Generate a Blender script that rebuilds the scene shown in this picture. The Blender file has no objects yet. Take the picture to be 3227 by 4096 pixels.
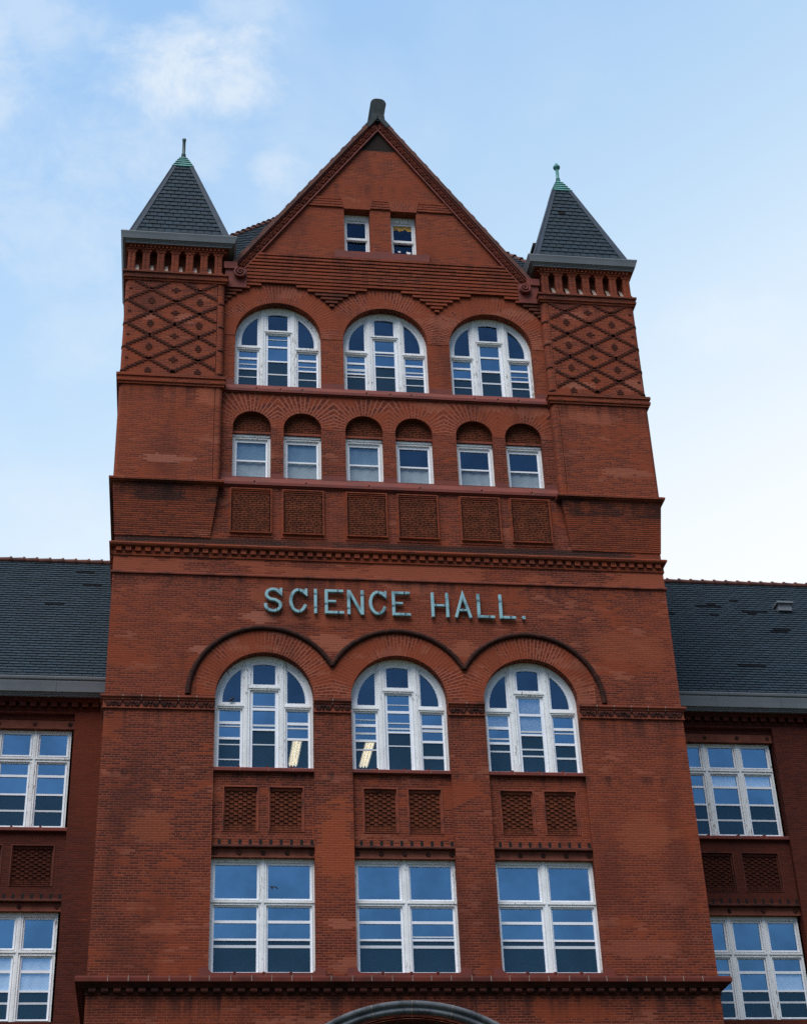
import bpy, math, random
from mathutils import Vector
from mathutils.geometry import tessellate_polygon
random.seed(7)
PI = math.pi
scene = bpy.context.scene
COL = scene.collection

# ------------------------------------------------------------------ materials
def newmat(name):
    m = bpy.data.materials.new(name); m.use_nodes = True
    nt = m.node_tree
    b = nt.nodes['Principled BSDF']
    return m, nt, b

class N:
    """small helper for chaining shader nodes"""
    def __init__(s, nt): s.nt = nt
    def node(s, t, **kw):
        n = s.nt.nodes.new(t)
        for k, v in kw.items(): setattr(n, k, v)
        return n
    def inp(s, sock, v):
        if isinstance(v, bpy.types.NodeSocket): s.nt.links.new(v, sock)
        elif v is not None:
            if isinstance(v, (tuple, list)) and sock.type == 'RGBA' and len(v) == 3: v = (*v, 1)
            sock.default_value = v
    def math(s, op, a, b=None, c=None, clamp=False):
        n = s.node('ShaderNodeMath', operation=op); n.use_clamp = clamp
        s.inp(n.inputs[0], a)
        if b is not None: s.inp(n.inputs[1], b)
        if c is not None: s.inp(n.inputs[2], c)
        return n.outputs[0]
    def mix(s, f, a, b, typ='RGBA', blend='MIX'):
        n = s.node('ShaderNodeMix', data_type=typ)
        if typ == 'RGBA':
            n.blend_type = blend
            s.inp(n.inputs[0], f); s.inp(n.inputs[6], a); s.inp(n.inputs[7], b); return n.outputs[2]
        s.inp(n.inputs[0], f); s.inp(n.inputs[2], a); s.inp(n.inputs[3], b); return n.outputs[0]
    def noise(s, vec, scale, detail=3, rough=.5, dist=0.0):
        n = s.node('ShaderNodeTexNoise'); s.inp(n.inputs['Vector'], vec)
        n.inputs['Scale'].default_value = scale; n.inputs['Detail'].default_value = detail
        n.inputs['Roughness'].default_value = rough; n.inputs['Distortion'].default_value = dist
        return n.outputs['Fac']
    def step(s, v, a, b, to0=0., to1=1.):
        n = s.node('ShaderNodeMapRange'); n.interpolation_type = 'SMOOTHSTEP'
        s.inp(n.inputs[0], v); n.inputs[1].default_value = a; n.inputs[2].default_value = b
        n.inputs[3].default_value = to0; n.inputs[4].default_value = to1
        return n.outputs[0]
    def comb(s, x, y, z=0.):
        n = s.node('ShaderNodeCombineXYZ'); s.inp(n.inputs[0], x); s.inp(n.inputs[1], y); s.inp(n.inputs[2], z); return n.outputs[0]
    def pos(s): return s.node('ShaderNodeNewGeometry').outputs['Position']
    def sep(s, v):
        n = s.node('ShaderNodeSeparateXYZ'); s.inp(n.inputs[0], v); return n.outputs
    def vmul(s, v, t):
        n = s.node('ShaderNodeVectorMath', operation='MULTIPLY'); s.inp(n.inputs[0], v); n.inputs[1].default_value = t; return n.outputs[0]
    def bump(s, b, h, dist, strength=.6):
        n = s.node('ShaderNodeBump'); n.inputs['Strength'].default_value = strength
        n.inputs['Distance'].default_value = dist; s.inp(n.inputs['Height'], h)
        s.nt.links.new(n.outputs[0], b.inputs['Normal'])

BH, BW = .0595, .217          # brick course height and stretcher length, joints included
def brick_material(name, c1=(.066, .0130, .0070), c2=(.150, .0290, .0112), mortar=(.275, .083, .050), patch=.585, salmon=.635,
                   soot=(), dark=.0, blotch=1., joint=.0074, light=(), streaks=(), spots=()):
    m, nt, b = newmat(name); n = N(nt)
    uv = n.node('ShaderNodeUVMap'); u, v, _ = n.sep(uv.outputs[0])
    P = n.pos(); px, py, pz = n.sep(P)
    row = n.math('FLOOR', n.math('DIVIDE', v, BH))
    hdr = n.math('COMPARE', n.math('FLOORED_MODULO', row, 8.), 3., .4)
    w = n.mix(hdr, BW, BW * .5, 'FLOAT')
    off = n.math('MULTIPLY', n.math('FLOORED_MODULO', row, 2.), .5)
    uu = n.math('ADD', n.math('DIVIDE', u, w), off)
    cid = n.math('FLOOR', uu)
    fu = n.math('MULTIPLY', n.math('FRACT', uu), w)
    fv = n.math('MULTIPLY', n.math('FRACT', n.math('DIVIDE', v, BH)), BH)
    du = n.math('MINIMUM', fu, n.math('SUBTRACT', w, fu))
    dv = n.math('MINIMUM', fv, n.math('SUBTRACT', BH, fv))
    d = n.math('MINIMUM', du, dv)
    isbrick = n.step(d, joint * .55, joint * 1.1)
    wn = n.node('ShaderNodeTexWhiteNoise', noise_dimensions='2D'); n.inp(wn.inputs[0], n.comb(cid, row))
    r1 = wn.outputs['Value']
    wn2 = n.node('ShaderNodeTexWhiteNoise', noise_dimensions='2D'); n.inp(wn2.inputs[0], n.comb(n.math('ADD', cid, 71.3), row))
    r2 = wn2.outputs['Value']
    # position snapped to whole bricks: patches get stepped brick edges
    jit = n.comb(n.math('MULTIPLY', n.math('FLOOR', n.math('DIVIDE', n.math('ADD', n.math('ADD', px, py), n.math('MULTIPLY', off, BW)), BW)), BW),
                 3.1, n.math('MULTIPLY', n.math('FLOOR', n.math('DIVIDE', pz, BH)), BH))
    big = n.noise(P, .16, 3, .55)
    med = n.noise(n.vmul(jit, (1., 1., 1.5)), .62, 4, .62)
    sm = n.noise(n.vmul(jit, (1., 1., 1.9)), 1.15, 3, .6)
    drk = n.noise(n.vmul(jit, (1., 1., 1.3)), 1.4, 3, .65)
    fine = n.noise(P, 38., 2, .6)
    col = n.mix(n.step(r1, .1, .95), c1, c2)
    col = n.mix(n.math('MULTIPLY', n.step(r2, .86, .95), .62), col, (.058, .016, .013))
    col = n.mix(n.math('MULTIPLY', n.step(drk, .60, .70), .5 + dark), col, (.055, .0145, .0115))
    col = n.mix(n.step(big, .40, .66, 0, .42), col, (.265, .046, .0130))
    wall = n.mix(isbrick, mortar, col)
    pf = n.step(n.math('ADD', med, n.math('MULTIPLY', n.math('SUBTRACT', r1, .5), .07)), patch - .05, patch + .05, 0, .80 * blotch)
    wall = n.mix(pf, wall, (.235, .047, .0175))
    sf = n.step(n.math('ADD', sm, n.math('MULTIPLY', n.math('SUBTRACT', r2, .5), .06)), salmon - .025, salmon + .055, 0, .70 * blotch)
    wall = n.mix(sf, wall, (.29, .088, .050))
    # plain old grime that has its own drifting shape
    gr = n.noise(n.vmul(P, (1., 1., .35)), .55, 4, .6)
    wall = n.mix(n.step(gr, .50, .68, 0, .55), wall, (.060, .0145, .0095))
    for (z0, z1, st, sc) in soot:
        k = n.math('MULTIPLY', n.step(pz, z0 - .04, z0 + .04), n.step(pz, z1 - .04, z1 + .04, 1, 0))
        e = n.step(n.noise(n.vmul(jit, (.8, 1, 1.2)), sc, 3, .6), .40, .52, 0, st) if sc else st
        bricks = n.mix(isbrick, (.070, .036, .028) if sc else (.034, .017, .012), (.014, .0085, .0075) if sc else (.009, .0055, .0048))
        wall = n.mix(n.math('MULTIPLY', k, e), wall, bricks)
    for (sx, sz, rx, rz, sc_, st) in spots:          # rebuilt or scoured patches with stepped brick edges
        jx, jy, jz = n.sep(jit)
        a = n.math('DIVIDE', n.math('SUBTRACT', jx, sx), rx); b2 = n.math('DIVIDE', n.math('SUBTRACT', jz, sz), rz)
        dd = n.math('SQRT', n.math('ADD', n.math('MULTIPLY', a, a), n.math('MULTIPLY', b2, b2)))
        e = n.step(n.math('ADD', dd, n.math('ADD', n.math('MULTIPLY', n.math('SUBTRACT', sm, .5), 2.2), n.math('MULTIPLY', n.math('SUBTRACT', r1, .5), .25))), 1.0, .80, 0, st)
        wall = n.mix(e, wall, n.mix(isbrick, (.30, .085, .045), sc_))
    for (zt, ln, st) in streaks:
        k = n.math('MULTIPLY', n.step(pz, zt - ln, zt), n.step(pz, zt + .01, zt + .03, 1, 0))
        e = n.step(n.noise(n.vmul(P, (3.2, 3.2, .12)), 1.0, 4, .65), .44, .66, 0, st)
        wall = n.mix(n.math('MULTIPLY', k, e), wall, (.030, .0105, .0085))
    for (z0, z1, st, sc, th) in light:
        k = n.math('MULTIPLY', n.step(pz, z0 - .03, z0 + .03), n.step(pz, z1 - .03, z1 + .03, 1, 0))
        e = n.step(n.noise(n.vmul(jit, (.7, 1, 1.6)), sc, 4, .6), th - .03, th + .03, 0, st)
        wall = n.mix(n.math('MULTIPLY', k, e), wall, (.29, .072, .034))
    wall = n.mix(n.step(fine, .3, .75, 0, .30), wall, n.mix(1., wall, (.62, .60, .60), blend='MULTIPLY'))
    n.inp(b.inputs['Base Color'], wall)
    b.inputs['Roughness'].default_value = .88
    b.inputs['Specular IOR Level'].default_value = .22
    h = n.math('ADD', n.math('MULTIPLY', isbrick, .7), n.math('MULTIPLY', n.math('ADD', fine, r1), .25))
    n.bump(b, h, .007, .8)
    return m

def plain(name, col, rough=.6, col2=None, scale=3., spec=.3, bump=0., metal=0., stretch=(1, 1, 1), lo=.4, hi=.65, bscale=None):
    m, nt, b = newmat(name); n = N(nt)
    P = n.vmul(n.pos(), stretch)
    if col2:
        f = n.step(n.noise(P, scale, 5, .62), lo, hi)
        n.inp(b.inputs['Base Color'], n.mix(f, col, col2))
    else: b.inputs['Base Color'].default_value = (*col, 1)
    b.inputs['Roughness'].default_value = rough; b.inputs['Specular IOR Level'].default_value = spec
    b.inputs['Metallic'].default_value = metal
    if bump: n.bump(b, n.noise(P, bscale or scale * 8, 4, .6), bump)
    return m

M = {}
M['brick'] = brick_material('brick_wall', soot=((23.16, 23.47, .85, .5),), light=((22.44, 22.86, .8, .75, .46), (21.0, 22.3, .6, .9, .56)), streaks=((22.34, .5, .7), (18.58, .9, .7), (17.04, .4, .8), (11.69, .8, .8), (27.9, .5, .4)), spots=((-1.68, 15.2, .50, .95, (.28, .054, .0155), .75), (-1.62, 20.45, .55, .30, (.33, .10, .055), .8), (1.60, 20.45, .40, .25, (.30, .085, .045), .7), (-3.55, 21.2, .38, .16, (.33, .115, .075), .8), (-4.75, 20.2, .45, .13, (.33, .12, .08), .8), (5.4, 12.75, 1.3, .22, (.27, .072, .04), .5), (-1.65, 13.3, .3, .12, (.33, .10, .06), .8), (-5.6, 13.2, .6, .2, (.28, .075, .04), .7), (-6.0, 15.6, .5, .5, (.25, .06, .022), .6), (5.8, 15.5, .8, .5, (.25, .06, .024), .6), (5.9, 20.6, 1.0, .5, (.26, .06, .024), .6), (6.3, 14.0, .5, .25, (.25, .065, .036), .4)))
M['brick_gable'] = brick_material('brick_gable', c1=(.120, .0235, .0088), c2=(.230, .0450, .0138), patch=.53, salmon=.70,
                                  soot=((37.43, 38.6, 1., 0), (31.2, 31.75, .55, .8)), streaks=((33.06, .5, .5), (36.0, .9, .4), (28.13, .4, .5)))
M['brick_pier'] = brick_material('brick_pier', c1=(.110, .0216, .0086), c2=(.212, .0415, .0136), patch=.57, salmon=.655,
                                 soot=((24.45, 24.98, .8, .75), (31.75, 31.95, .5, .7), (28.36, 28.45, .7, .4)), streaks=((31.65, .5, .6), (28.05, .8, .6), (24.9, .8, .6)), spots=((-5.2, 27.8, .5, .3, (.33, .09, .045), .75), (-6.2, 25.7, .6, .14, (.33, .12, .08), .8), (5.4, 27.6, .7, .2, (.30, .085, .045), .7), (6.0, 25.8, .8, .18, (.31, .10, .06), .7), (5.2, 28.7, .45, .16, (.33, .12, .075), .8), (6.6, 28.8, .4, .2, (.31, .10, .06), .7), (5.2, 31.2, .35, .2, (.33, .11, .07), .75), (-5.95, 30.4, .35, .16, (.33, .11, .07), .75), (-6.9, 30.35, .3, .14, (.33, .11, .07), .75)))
M['brick_ring'] = brick_material('brick_voussoir', c1=(.120, .0225, .0100), c2=(.185, .036, .0145), mortar=(.33, .105, .064), joint=.0100, patch=.50, salmon=.58, blotch=1.05)
M['brick_wing_shaded'] = brick_material('brick_wing_shaded', c1=(.052, .0088, .0050), c2=(.085, .0145, .0070), mortar=(.095, .027, .018), patch=.72, salmon=.78)  # brick darkened: shade and vignetting on the wings are put into the colour
M['brick_panel'] = plain('brick_panel', (.095, .026, .0125), .9, (.175, .045, .0195), 5., .2, .004, lo=.35, hi=.7)
M['brick_panel_wing_shaded'] = plain('brick_panel_wing_shaded', (.048, .0115, .0065), .9, (.085, .019, .0095), 5., .2, .004, lo=.35, hi=.7)  # panel brick darkened to match the shade painted into the wing wall
M['terracotta_wing_shaded'] = plain('terracotta_moulded_wing_shaded', (.105, .024, .0135), .8, (.05, .015, .011), 2.2, .25, .004, stretch=(1, 1, 1.6), lo=.42, hi=.7)  # moulded terracotta in a darker copy, wing shade included in the colour
M['terracotta_brown'] = plain('terracotta_brown', (.085, .0235, .0155), .85, (.036, .0125, .0095), 2.6, .2, .004, stretch=(1, 1, 1.6), lo=.40, hi=.66)  # darker brown terracotta for bay mouldings and the lower part of the cornice
M['terracotta_dark'] = plain('terracotta_dark', (.120, .0245, .0165), .8, (.072, .0175, .0125), 1.6, .2, .004)
M['brick_soot'] = plain('brick_soot', (.030, .0125, .0095), .9, (.075, .022, .014), 7., .2, .004, lo=.42, hi=.75)
M['brick_relief'] = plain('dark_relief_brick', (.052, .0140, .0085), .9, (.105, .0225, .0110), 6., .2, .004, lo=.45, hi=.75)
M['mortar_dark'] = plain('mortar_dark', (.028, .012, .009), .95, (.06, .027, .019), 6., .1, .003)
M['terracotta'] = plain('terracotta', (.165, .031, .020), .72, (.12, .028, .021), 1.6, .3, .004, stretch=(1, 1, 2.2))
M['terracotta_orange'] = plain('terracotta_moulded', (.215, .050, .026), .8, (.085, .024, .016), 2.2, .25, .004, stretch=(1, 1, 1.6), lo=.42, hi=.7)
M['carved'] = plain('carved_terracotta', (.19, .043, .023), .8, (.10, .027, .017), 3.0, .25, .006, lo=.45, hi=.68)
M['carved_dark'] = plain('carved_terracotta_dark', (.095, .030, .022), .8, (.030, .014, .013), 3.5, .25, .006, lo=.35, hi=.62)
M['joint'] = plain('pale_joint', (.33, .27, .23), .9, (.22, .165, .14), 8.)
M['lintel'] = plain('painted_iron', (.20, .066, .043), .85, (.145, .046, .031), 3., .1, .002)
M['stone'] = plain('grey_stone', (.135, .15, .165), .75, (.055, .062, .07), 2.4, .35, .006, lo=.40, hi=.66)
M['metal'] = plain('painted_sheet_metal', (.215, .235, .255), .65, (.185, .205, .225), 1.2, .12)
M['flash'] = plain('hip_flashing_metal', (.042, .060, .085), .65, (.032, .046, .064), 3., .12)
M['lead'] = plain('ridge_lead', (.032, .043, .047), .7, (.050, .064, .068), 3., .12)
M['verdigris'] = plain('green_copper', (.085, .27, .25), .65, (.040, .11, .105), 6., .3, .003, stretch=(1, 1, .4), lo=.45, hi=.72)
M['finial'] = plain('dull_copper', (.035, .065, .066), .6, (.045, .115, .11), 4., .3, stretch=(1, 1, .6))
M['patina'] = plain('letter_copper_patina', (.25, .44, .485), .7, (.10, .195, .23), 6.5, .2, .002, stretch=(1, 1, .5), lo=.46, hi=.70)
M['patina_dark'] = plain('letter_copper_joint', (.045, .075, .095), .6, (.10, .19, .23), 9.)
M['ridge_tile'] = plain('terracotta_ridge_tile', (.125, .048, .036), .8, (.070, .033, .028), 3., .25, .004)
M['sash'] = plain('white_sash_metal', (.80, .83, .88), .45, (.74, .78, .84), 2., .4)
M['rail'] = plain('inner_sash_white', (.56, .61, .66), .6)
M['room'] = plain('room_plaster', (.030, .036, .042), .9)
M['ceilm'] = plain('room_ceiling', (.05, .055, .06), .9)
M['blind'] = plain('pale_blind_cloth', (.82, .84, .85), .8, (.76, .79, .80), 2.)
M['shade'] = plain('grey_shade_cloth', (.62, .65, .62), .85, (.52, .55, .53), 2.)
M['paper'] = plain('white_paper', (.85, .85, .84), .8)
M['amber'] = plain('amber_film', (.62, .34, .06), .6, (.36, .22, .06), 6.)
M['bird'] = plain('bird_feathers', (.018, .017, .018), .7, (.04, .038, .036), 20.)
M['ground'] = plain('ground_grass_paving', (.038, .045, .022), .95, (.06, .062, .04), .2, .1)
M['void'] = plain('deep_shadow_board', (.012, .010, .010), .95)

def wood_material():
    m, nt, b = newmat('peeling_white_paint'); n = N(nt)
    P = n.pos()
    a = n.noise(n.vmul(P, (13., 13., 3.2)), 2.0, 3, .6)
    c = n.noise(n.vmul(P, (1., 1., .8)), 1.1, 2, .5)
    f = n.step(n.math('ADD', a, n.math('MULTIPLY', c, .50)), .90, .95)
    base = n.mix(n.step(n.noise(P, 3., 4, .6), .35, .7), (.80, .82, .825), (.72, .735, .735))
    col = n.mix(n.math('MULTIPLY', f, .8), base, (.235, .215, .19))
    n.inp(b.inputs['Base Color'], col); b.inputs['Roughness'].default_value = .7
    b.inputs['Specular IOR Level'].default_value = .25
    n.bump(b, f, .004, .5)
    return m
M['wood'] = wood_material()

def glass_material(name, refl, tint, trans, wob=.006):
    m, nt, b = newmat(name); n = N(nt)
    nt.nodes.remove(b)
    out = nt.nodes['Material Output']
    g = n.node('ShaderNodeBsdfGlossy'); g.inputs['Color'].default_value = (*tint, 1); g.inputs['Roughness'].default_value = .03
    bp = n.node('ShaderNodeBump'); bp.inputs['Distance'].default_value = wob; bp.inputs['Strength'].default_value = .5
    n.inp(bp.inputs['Height'], n.noise(n.pos(), 1.6, 2, .5)); nt.links.new(bp.outputs[0], g.inputs['Normal'])
    t = n.node('ShaderNodeBsdfTransparent'); t.inputs['Color'].default_value = (*trans, 1)
    lw = n.node('ShaderNodeLayerWeight'); lw.inputs['Blend'].default_value = .5
    f = n.math('ADD', refl + .03, n.math('MULTIPLY', n.math('POWER', lw.outputs['Facing'], 5.), .7), clamp=True)
    mx = n.node('ShaderNodeMixShader'); dirt = n.noise(n.pos(), .9, 3, .6)
    f = n.math('MULTIPLY', f, n.step(dirt, .3, .7, .85, 1.12))
    n.inp(mx.inputs[0], f)
    nt.links.new(t.outputs[0], mx.inputs[1]); nt.links.new(g.outputs[0], mx.inputs[2]); nt.links.new(mx.outputs[0], out.inputs[0])
    return m
M['glass'] = glass_material('storm_glass', .33, (.36, .70, 1.0), (.90, .95, .98))
M['glass_old'] = glass_material('old_fanlight_glass', .13, (.32, .60, .90), (.50, .60, .68), .004)
M['glass_dark'] = glass_material('plain_dark_glass', .035, (.26, .56, 1.0), (.70, .75, .78), .004)

def screen_material():
    m, nt, b = newmat('insect_mesh'); n = N(nt)
    out = nt.nodes['Material Output']
    b.inputs['Base Color'].default_value = (.010, .034, .050, 1); b.inputs['Roughness'].default_value = .7; b.inputs['Specular IOR Level'].default_value = .1
    t = n.node('ShaderNodeBsdfTransparent')
    mx = n.node('ShaderNodeMixShader'); mx.inputs[0].default_value = .58
    nt.links.new(t.outputs[0], mx.inputs[1]); nt.links.new(b.outputs[0], mx.inputs[2]); nt.links.new(mx.outputs[0], out.inputs[0])
    return m
M['screen'] = screen_material()

def emit(name, col, s):
    m, nt, b = newmat(name)
    b.inputs['Base Color'].default_value = (*col, 1)
    b.inputs['Emission Color'].default_value = (*col, 1); b.inputs['Emission Strength'].default_value = s
    return m
M['tube'] = emit('lit_fluorescent_tube', (1., .93, .76), 1.9)
M['lampbody'] = emit('lit_lamp_diffuser', (1., .88, .66), .36)

def slate_material():
    m, nt, b = newmat('roof_slate'); n = N(nt)
    a = n.node('ShaderNodeVertexColor'); a.layer_name = 'tint'
    P = n.pos()
    f = n.noise(P, 9., 4, .65)
    col = n.mix(n.step(f, .35, .7, 0, .5), (.029, .047, .062), (.022, .036, .049))
    col = n.mix(1., col, a.outputs[0], blend='MULTIPLY')
    n.inp(b.inputs['Base Color'], col); b.inputs['Roughness'].default_value = .8; b.inputs['Specular IOR Level'].default_value = .10
    n.bump(b, f, .004, .5)
    return m
M['slate'] = slate_material()
M['slate_bed'] = plain('slate_shadow_joint', (.010, .012, .014), .9)

# ------------------------------------------------------------------ mesh builder
class MB:
    def __init__(s): s.v = []; s.f = []; s.uv = []; s.m = []; s.t = []; s.mi = 0; s.tint = None; s.sm = []; s.smooth = False
    def face(s, pts, uv=None):
        i = len(s.v); s.v += [tuple(p) for p in pts]; s.f.append(tuple(range(i, i + len(pts))))
        s.uv.append(uv); s.m.append(s.mi); s.t.append(s.tint); s.sm.append(False)
    def grid(s, rows, close=False, uvs=None):
        """rows of points with shared vertices, smooth shaded"""
        i = len(s.v); k = len(rows[0])
        for r in rows: s.v += [tuple(p) for p in r]
        for a in range(len(rows) - 1):
            for c in range(k if close else k - 1):
                d = (c + 1) % k
                s.f.append((i + a * k + c, i + a * k + d, i + (a + 1) * k + d, i + (a + 1) * k + c))
                s.uv.append(None if uvs is None else [uvs[a][c], uvs[a][c + 1], uvs[a + 1][c + 1], uvs[a + 1][c]])
                s.m.append(s.mi); s.t.append(s.tint); s.sm.append(True)
    def box(s, x0, x1, y0, y1, z0, z1, skip=''):
        if x1 < x0: x0, x1 = x1, x0
        a = (x0, y0, z0); b = (x1, y0, z0); c = (x1, y1, z0); d = (x0, y1, z0)
        e = (x0, y0, z1); f = (x1, y0, z1); g = (x1, y1, z1); h = (x0, y1, z1)
        for k, q in (('f', (a, b, f, e)), ('r', (b, c, g, f)), ('k', (c, d, h, g)), ('l', (d, a, e, h)), ('t', (e, f, g, h)), ('b', (d, c, b, a))):
            if k not in skip: s.face(q)
    def prism(s, poly, y0, y1, back=False):
        """polygon of (x,z) counter-clockwise seen from -Y, pushed from y0 (front) to y1"""
        n = len(poly)
        s.face([(x, y0, z) for x, z in poly])
        if back: s.face([(x, y1, z) for x, z in reversed(poly)])
        for i in range(n):
            (xa, za), (xb, zb) = poly[i], poly[(i + 1) % n]
            s.face([(xa, y0, za), (xa, y1, za), (xb, y1, zb), (xb, y0, zb)][::-1])
    def plate(s, outer, holes, y0, depth, edge=True, hole_depth=None):
        """flat plate facing -Y with holes; the hole edges run back by depth"""
        loops = [outer] + list(holes)
        flat = [p for l in loops for p in l]
        tris = tessellate_polygon([[Vector((x, z, 0)) for x, z in l] for l in loops])
        for t in tris:
            q = [flat[i] for i in t]
            ar = (q[1][0] - q[0][0]) * (q[2][1] - q[0][1]) - (q[2][0] - q[0][0]) * (q[1][1] - q[0][1])
            if abs(ar) < 1e-9: continue
            if ar < 0: q = q[::-1]
            s.face([(x, y0, z) for x, z in q])
        for li, l in enumerate(loops):
            if li == 0 and not edge: continue
            dd = depth if li == 0 or hole_depth is None else hole_depth
            n = len(l); run = 0.
            area = sum(l[i][0] * l[(i + 1) % n][1] - l[(i + 1) % n][0] * l[i][1] for i in range(n))
            for i in range(n):
                (xa, za), (xb, zb) = l[i], l[(i + 1) % n]
                L = math.hypot(xb - xa, zb - za)
                q = [(xa, y0, za), (xb, y0, zb), (xb, y0 + dd, zb), (xa, y0 + dd, za)]
                horizontal = abs(zb - za) < L * .9
                uv = [(0, run), (0, run + L), (dd, run + L), (dd, run)] if horizontal else [(0, za), (0, zb), (dd, zb), (dd, za)]
                run += L
                flip = (area > 0) == (li == 0)
                if flip: q = q[::-1]; uv = uv[::-1]
                # outward for the outer loop, inward for holes
                s.face(q[::-1], uv[::-1])
    def sweep(s, path, prof, closed=False):
        """profile of (out, z) points swept along a plan path; out is to the right of the walking direction"""
        n = len(path); offs = []
        for i in range(n):
            def dirn(a, b):
                dx, dy = path[b][0] - path[a][0], path[b][1] - path[a][1]; L = math.hypot(dx, dy); return dx / L, dy / L
            d1 = dirn(i - 1, i) if (i > 0 or closed) else None
            d2 = dirn(i, (i + 1) % n) if (i < n - 1 or closed) else None
            if d1 is None: d1 = d2
            if d2 is None: d2 = d1
            n1 = (d1[1], -d1[0]); n2 = (d2[1], -d2[0])
            bx, by = n1[0] + n2[0], n1[1] + n2[1]; L = bx * bx + by * by
            offs.append((2 * bx / L, 2 * by / L))
        rng = n if closed else n - 1
        for i in range(rng):
            j = (i + 1) % n
            for k in range(len(prof) - 1):
                (o1, z1), (o2, z2) = prof[k], prof[k + 1]
                q = [(path[i][0] + offs[i][0] * o1, path[i][1] + offs[i][1] * o1, z1),
                     (path[j][0] + offs[j][0] * o1, path[j][1] + offs[j][1] * o1, z1),
                     (path[j][0] + offs[j][0] * o2, path[j][1] + offs[j][1] * o2, z2),
                     (path[i][0] + offs[i][0] * o2, path[i][1] + offs[i][1] * o2, z2)]
                s.face(q)
        if not closed:
            for i, rev in ((0, True), (n - 1, False)):
                q = [(path[i][0] + offs[i][0] * o, path[i][1] + offs[i][1] * o, z) for o, z in prof]
                s.face(q if rev else q[::-1])
    def tube(s, pts, r, seg=6, caps=True):
        rows = []
        for i, p in enumerate(pts):
            p = Vector(p)
            a = Vector(pts[max(i - 1, 0)]); b = Vector(pts[min(i + 1, len(pts) - 1)])
            d = (b - a).normalized()
            up = Vector((0, 1, 0)) if abs(d.y) < .9 else Vector((1, 0, 0))
            u = d.cross(up).normalized(); w = d.cross(u).normalized()
            rr = r[i] if isinstance(r, (list, tuple)) else r
            rows.append([p + (u * math.cos(2 * PI * k / seg) + w * math.sin(2 * PI * k / seg)) * rr for k in range(seg)])
        s.grid(rows, close=True)
        if caps: s.face(rows[0]); s.face(rows[-1][::-1])
    def blob(s, c, rx, ry, rz, seg=8, rings=5, rot=0.):
        rows = []
        for a in range(rings + 1):
            t = PI * a / rings
            row = []
            for k in range(seg):
                q = 2 * PI * k / seg
                x, y, z = rx * math.sin(t) * math.cos(q), ry * math.sin(t) * math.sin(q), rz * math.cos(t)
                row.append((c[0] + x * math.cos(rot) - z * math.sin(rot), c[1] + y, c[2] + x * math.sin(rot) + z * math.cos(rot)))
            rows.append(row)
        s.grid(rows, close=True)
    def lathe(s, c, prof, seg=12):
        s.grid([[(c[0] + r * math.cos(2 * PI * k / seg), c[1] + r * math.sin(2 * PI * k / seg), z) for k in range(seg)] for r, z in prof], close=True)
    def build(s, name, mats, parent=None):
        me = bpy.data.meshes.new(name)
        me.from_pydata(s.v, [], s.f)
        for m in (mats if isinstance(mats, (list, tuple)) else [mats]): me.materials.append(m)
        me.polygons.foreach_set('material_index', s.m)
        me.polygons.foreach_set('use_smooth', s.sm)
        uvl = me.uv_layers.new(name='UVMap')
        data = [0.] * (2 * len(me.loops))
        for p, uv in zip(me.polygons, s.uv):
            nrm = p.normal
            for k, li in enumerate(p.loop_indices):
                if uv is not None: a, c = uv[k]
                else:
                    x, y, z = me.vertices[me.loops[li].vertex_index].co
                    if abs(nrm.z) > .8: a, c = x, y
                    elif abs(nrm.x) > abs(nrm.y): a, c = y, z
                    else: a, c = x, z
                data[2 * li] = a; data[2 * li + 1] = c
        uvl.data.foreach_set('uv', data)
        if any(t is not None for t in s.t):
            ca = me.color_attributes.new('tint', 'FLOAT_COLOR', 'CORNER')
            cd = []
            for p, t in zip(me.polygons, s.t):
                t = t or (1, 1, 1)
                cd += [*t, 1.] * p.loop_total
            ca.data.foreach_set('color', cd)
        me.update()
        o = bpy.data.objects.new(name, me); COL.objects.link(o)
        if parent: o.parent = parent
        return o

def tag(o, label=None, cat=None, group=None, kind=None):
    if label: o['label'] = label
    if cat: o['category'] = cat
    if group: o['group'] = group
    if kind: o['kind'] = kind
    return o
def empty(name, parent=None):
    o = bpy.data.objects.new(name, None); COL.objects.link(o); o.empty_display_size = .2
    if parent: o.parent = parent
    return o
def ray_angle(a0, a1, n): return [a0 + (a1 - a0) * i / n for i in range(n + 1)]
def arch_poly(cx, hw, zb, zs, n=28):
    return [(cx - hw, zb), (cx + hw, zb)] + [(cx + hw * math.cos(t), zs + hw * math.sin(t)) for t in ray_angle(0, PI, n)]
def rect(x0, x1, z0, z1): return [(x0, z0), (x1, z0), (x1, z1), (x0, z1)]

# ------------------------------------------------------------------ the building
hall = empty('brick_hall')
tag(hall, 'red brick hall with gabled central tower, two slate corner turrets and lower side wings', 'building')

HW = 7.2                                   # half width of the tower
LX = (-3.335, 0., 3.335); LZ0, LZS = 17.18, 19.01        # lower arched windows
UX = (-3.03, 0., 3.03); UZ0, UZS = 28.42, 30.10          # upper arched windows
SX = (-3.735, -2.365, -.685, .685, 2.365, 3.735)         # six small windows
SZ0, SZS = 25.40, 27.005
BAY = 1.205

# main wall up to the sill of the third row
mb = MB()
ent = [(-3.55, 0.), (3.55, 0.)] + [(3.62 * math.sin(t), 7.56 + 3.62 * math.cos(t)) for t in ray_angle(1.33, -1.33, 32)]
outer = [(-HW, 0)] + ent[:1] + ent[1:1]
outer = [(-HW, 0), ent[0]] + ent[2:][::-1] + [ent[1], (HW, 0), (HW, 23.6), (4.9, 23.6), (4.9, 28.2), (-4.9, 28.2), (-4.9, 23.6), (-HW, 23.6)]
holes = [arch_poly(c, BAY, 12.2, LZS) for c in LX] + [arch_poly(c, .515, SZ0, SZS, 20) for c in SX]
mb.plate(outer, holes, 0., .30, edge=False)
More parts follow.
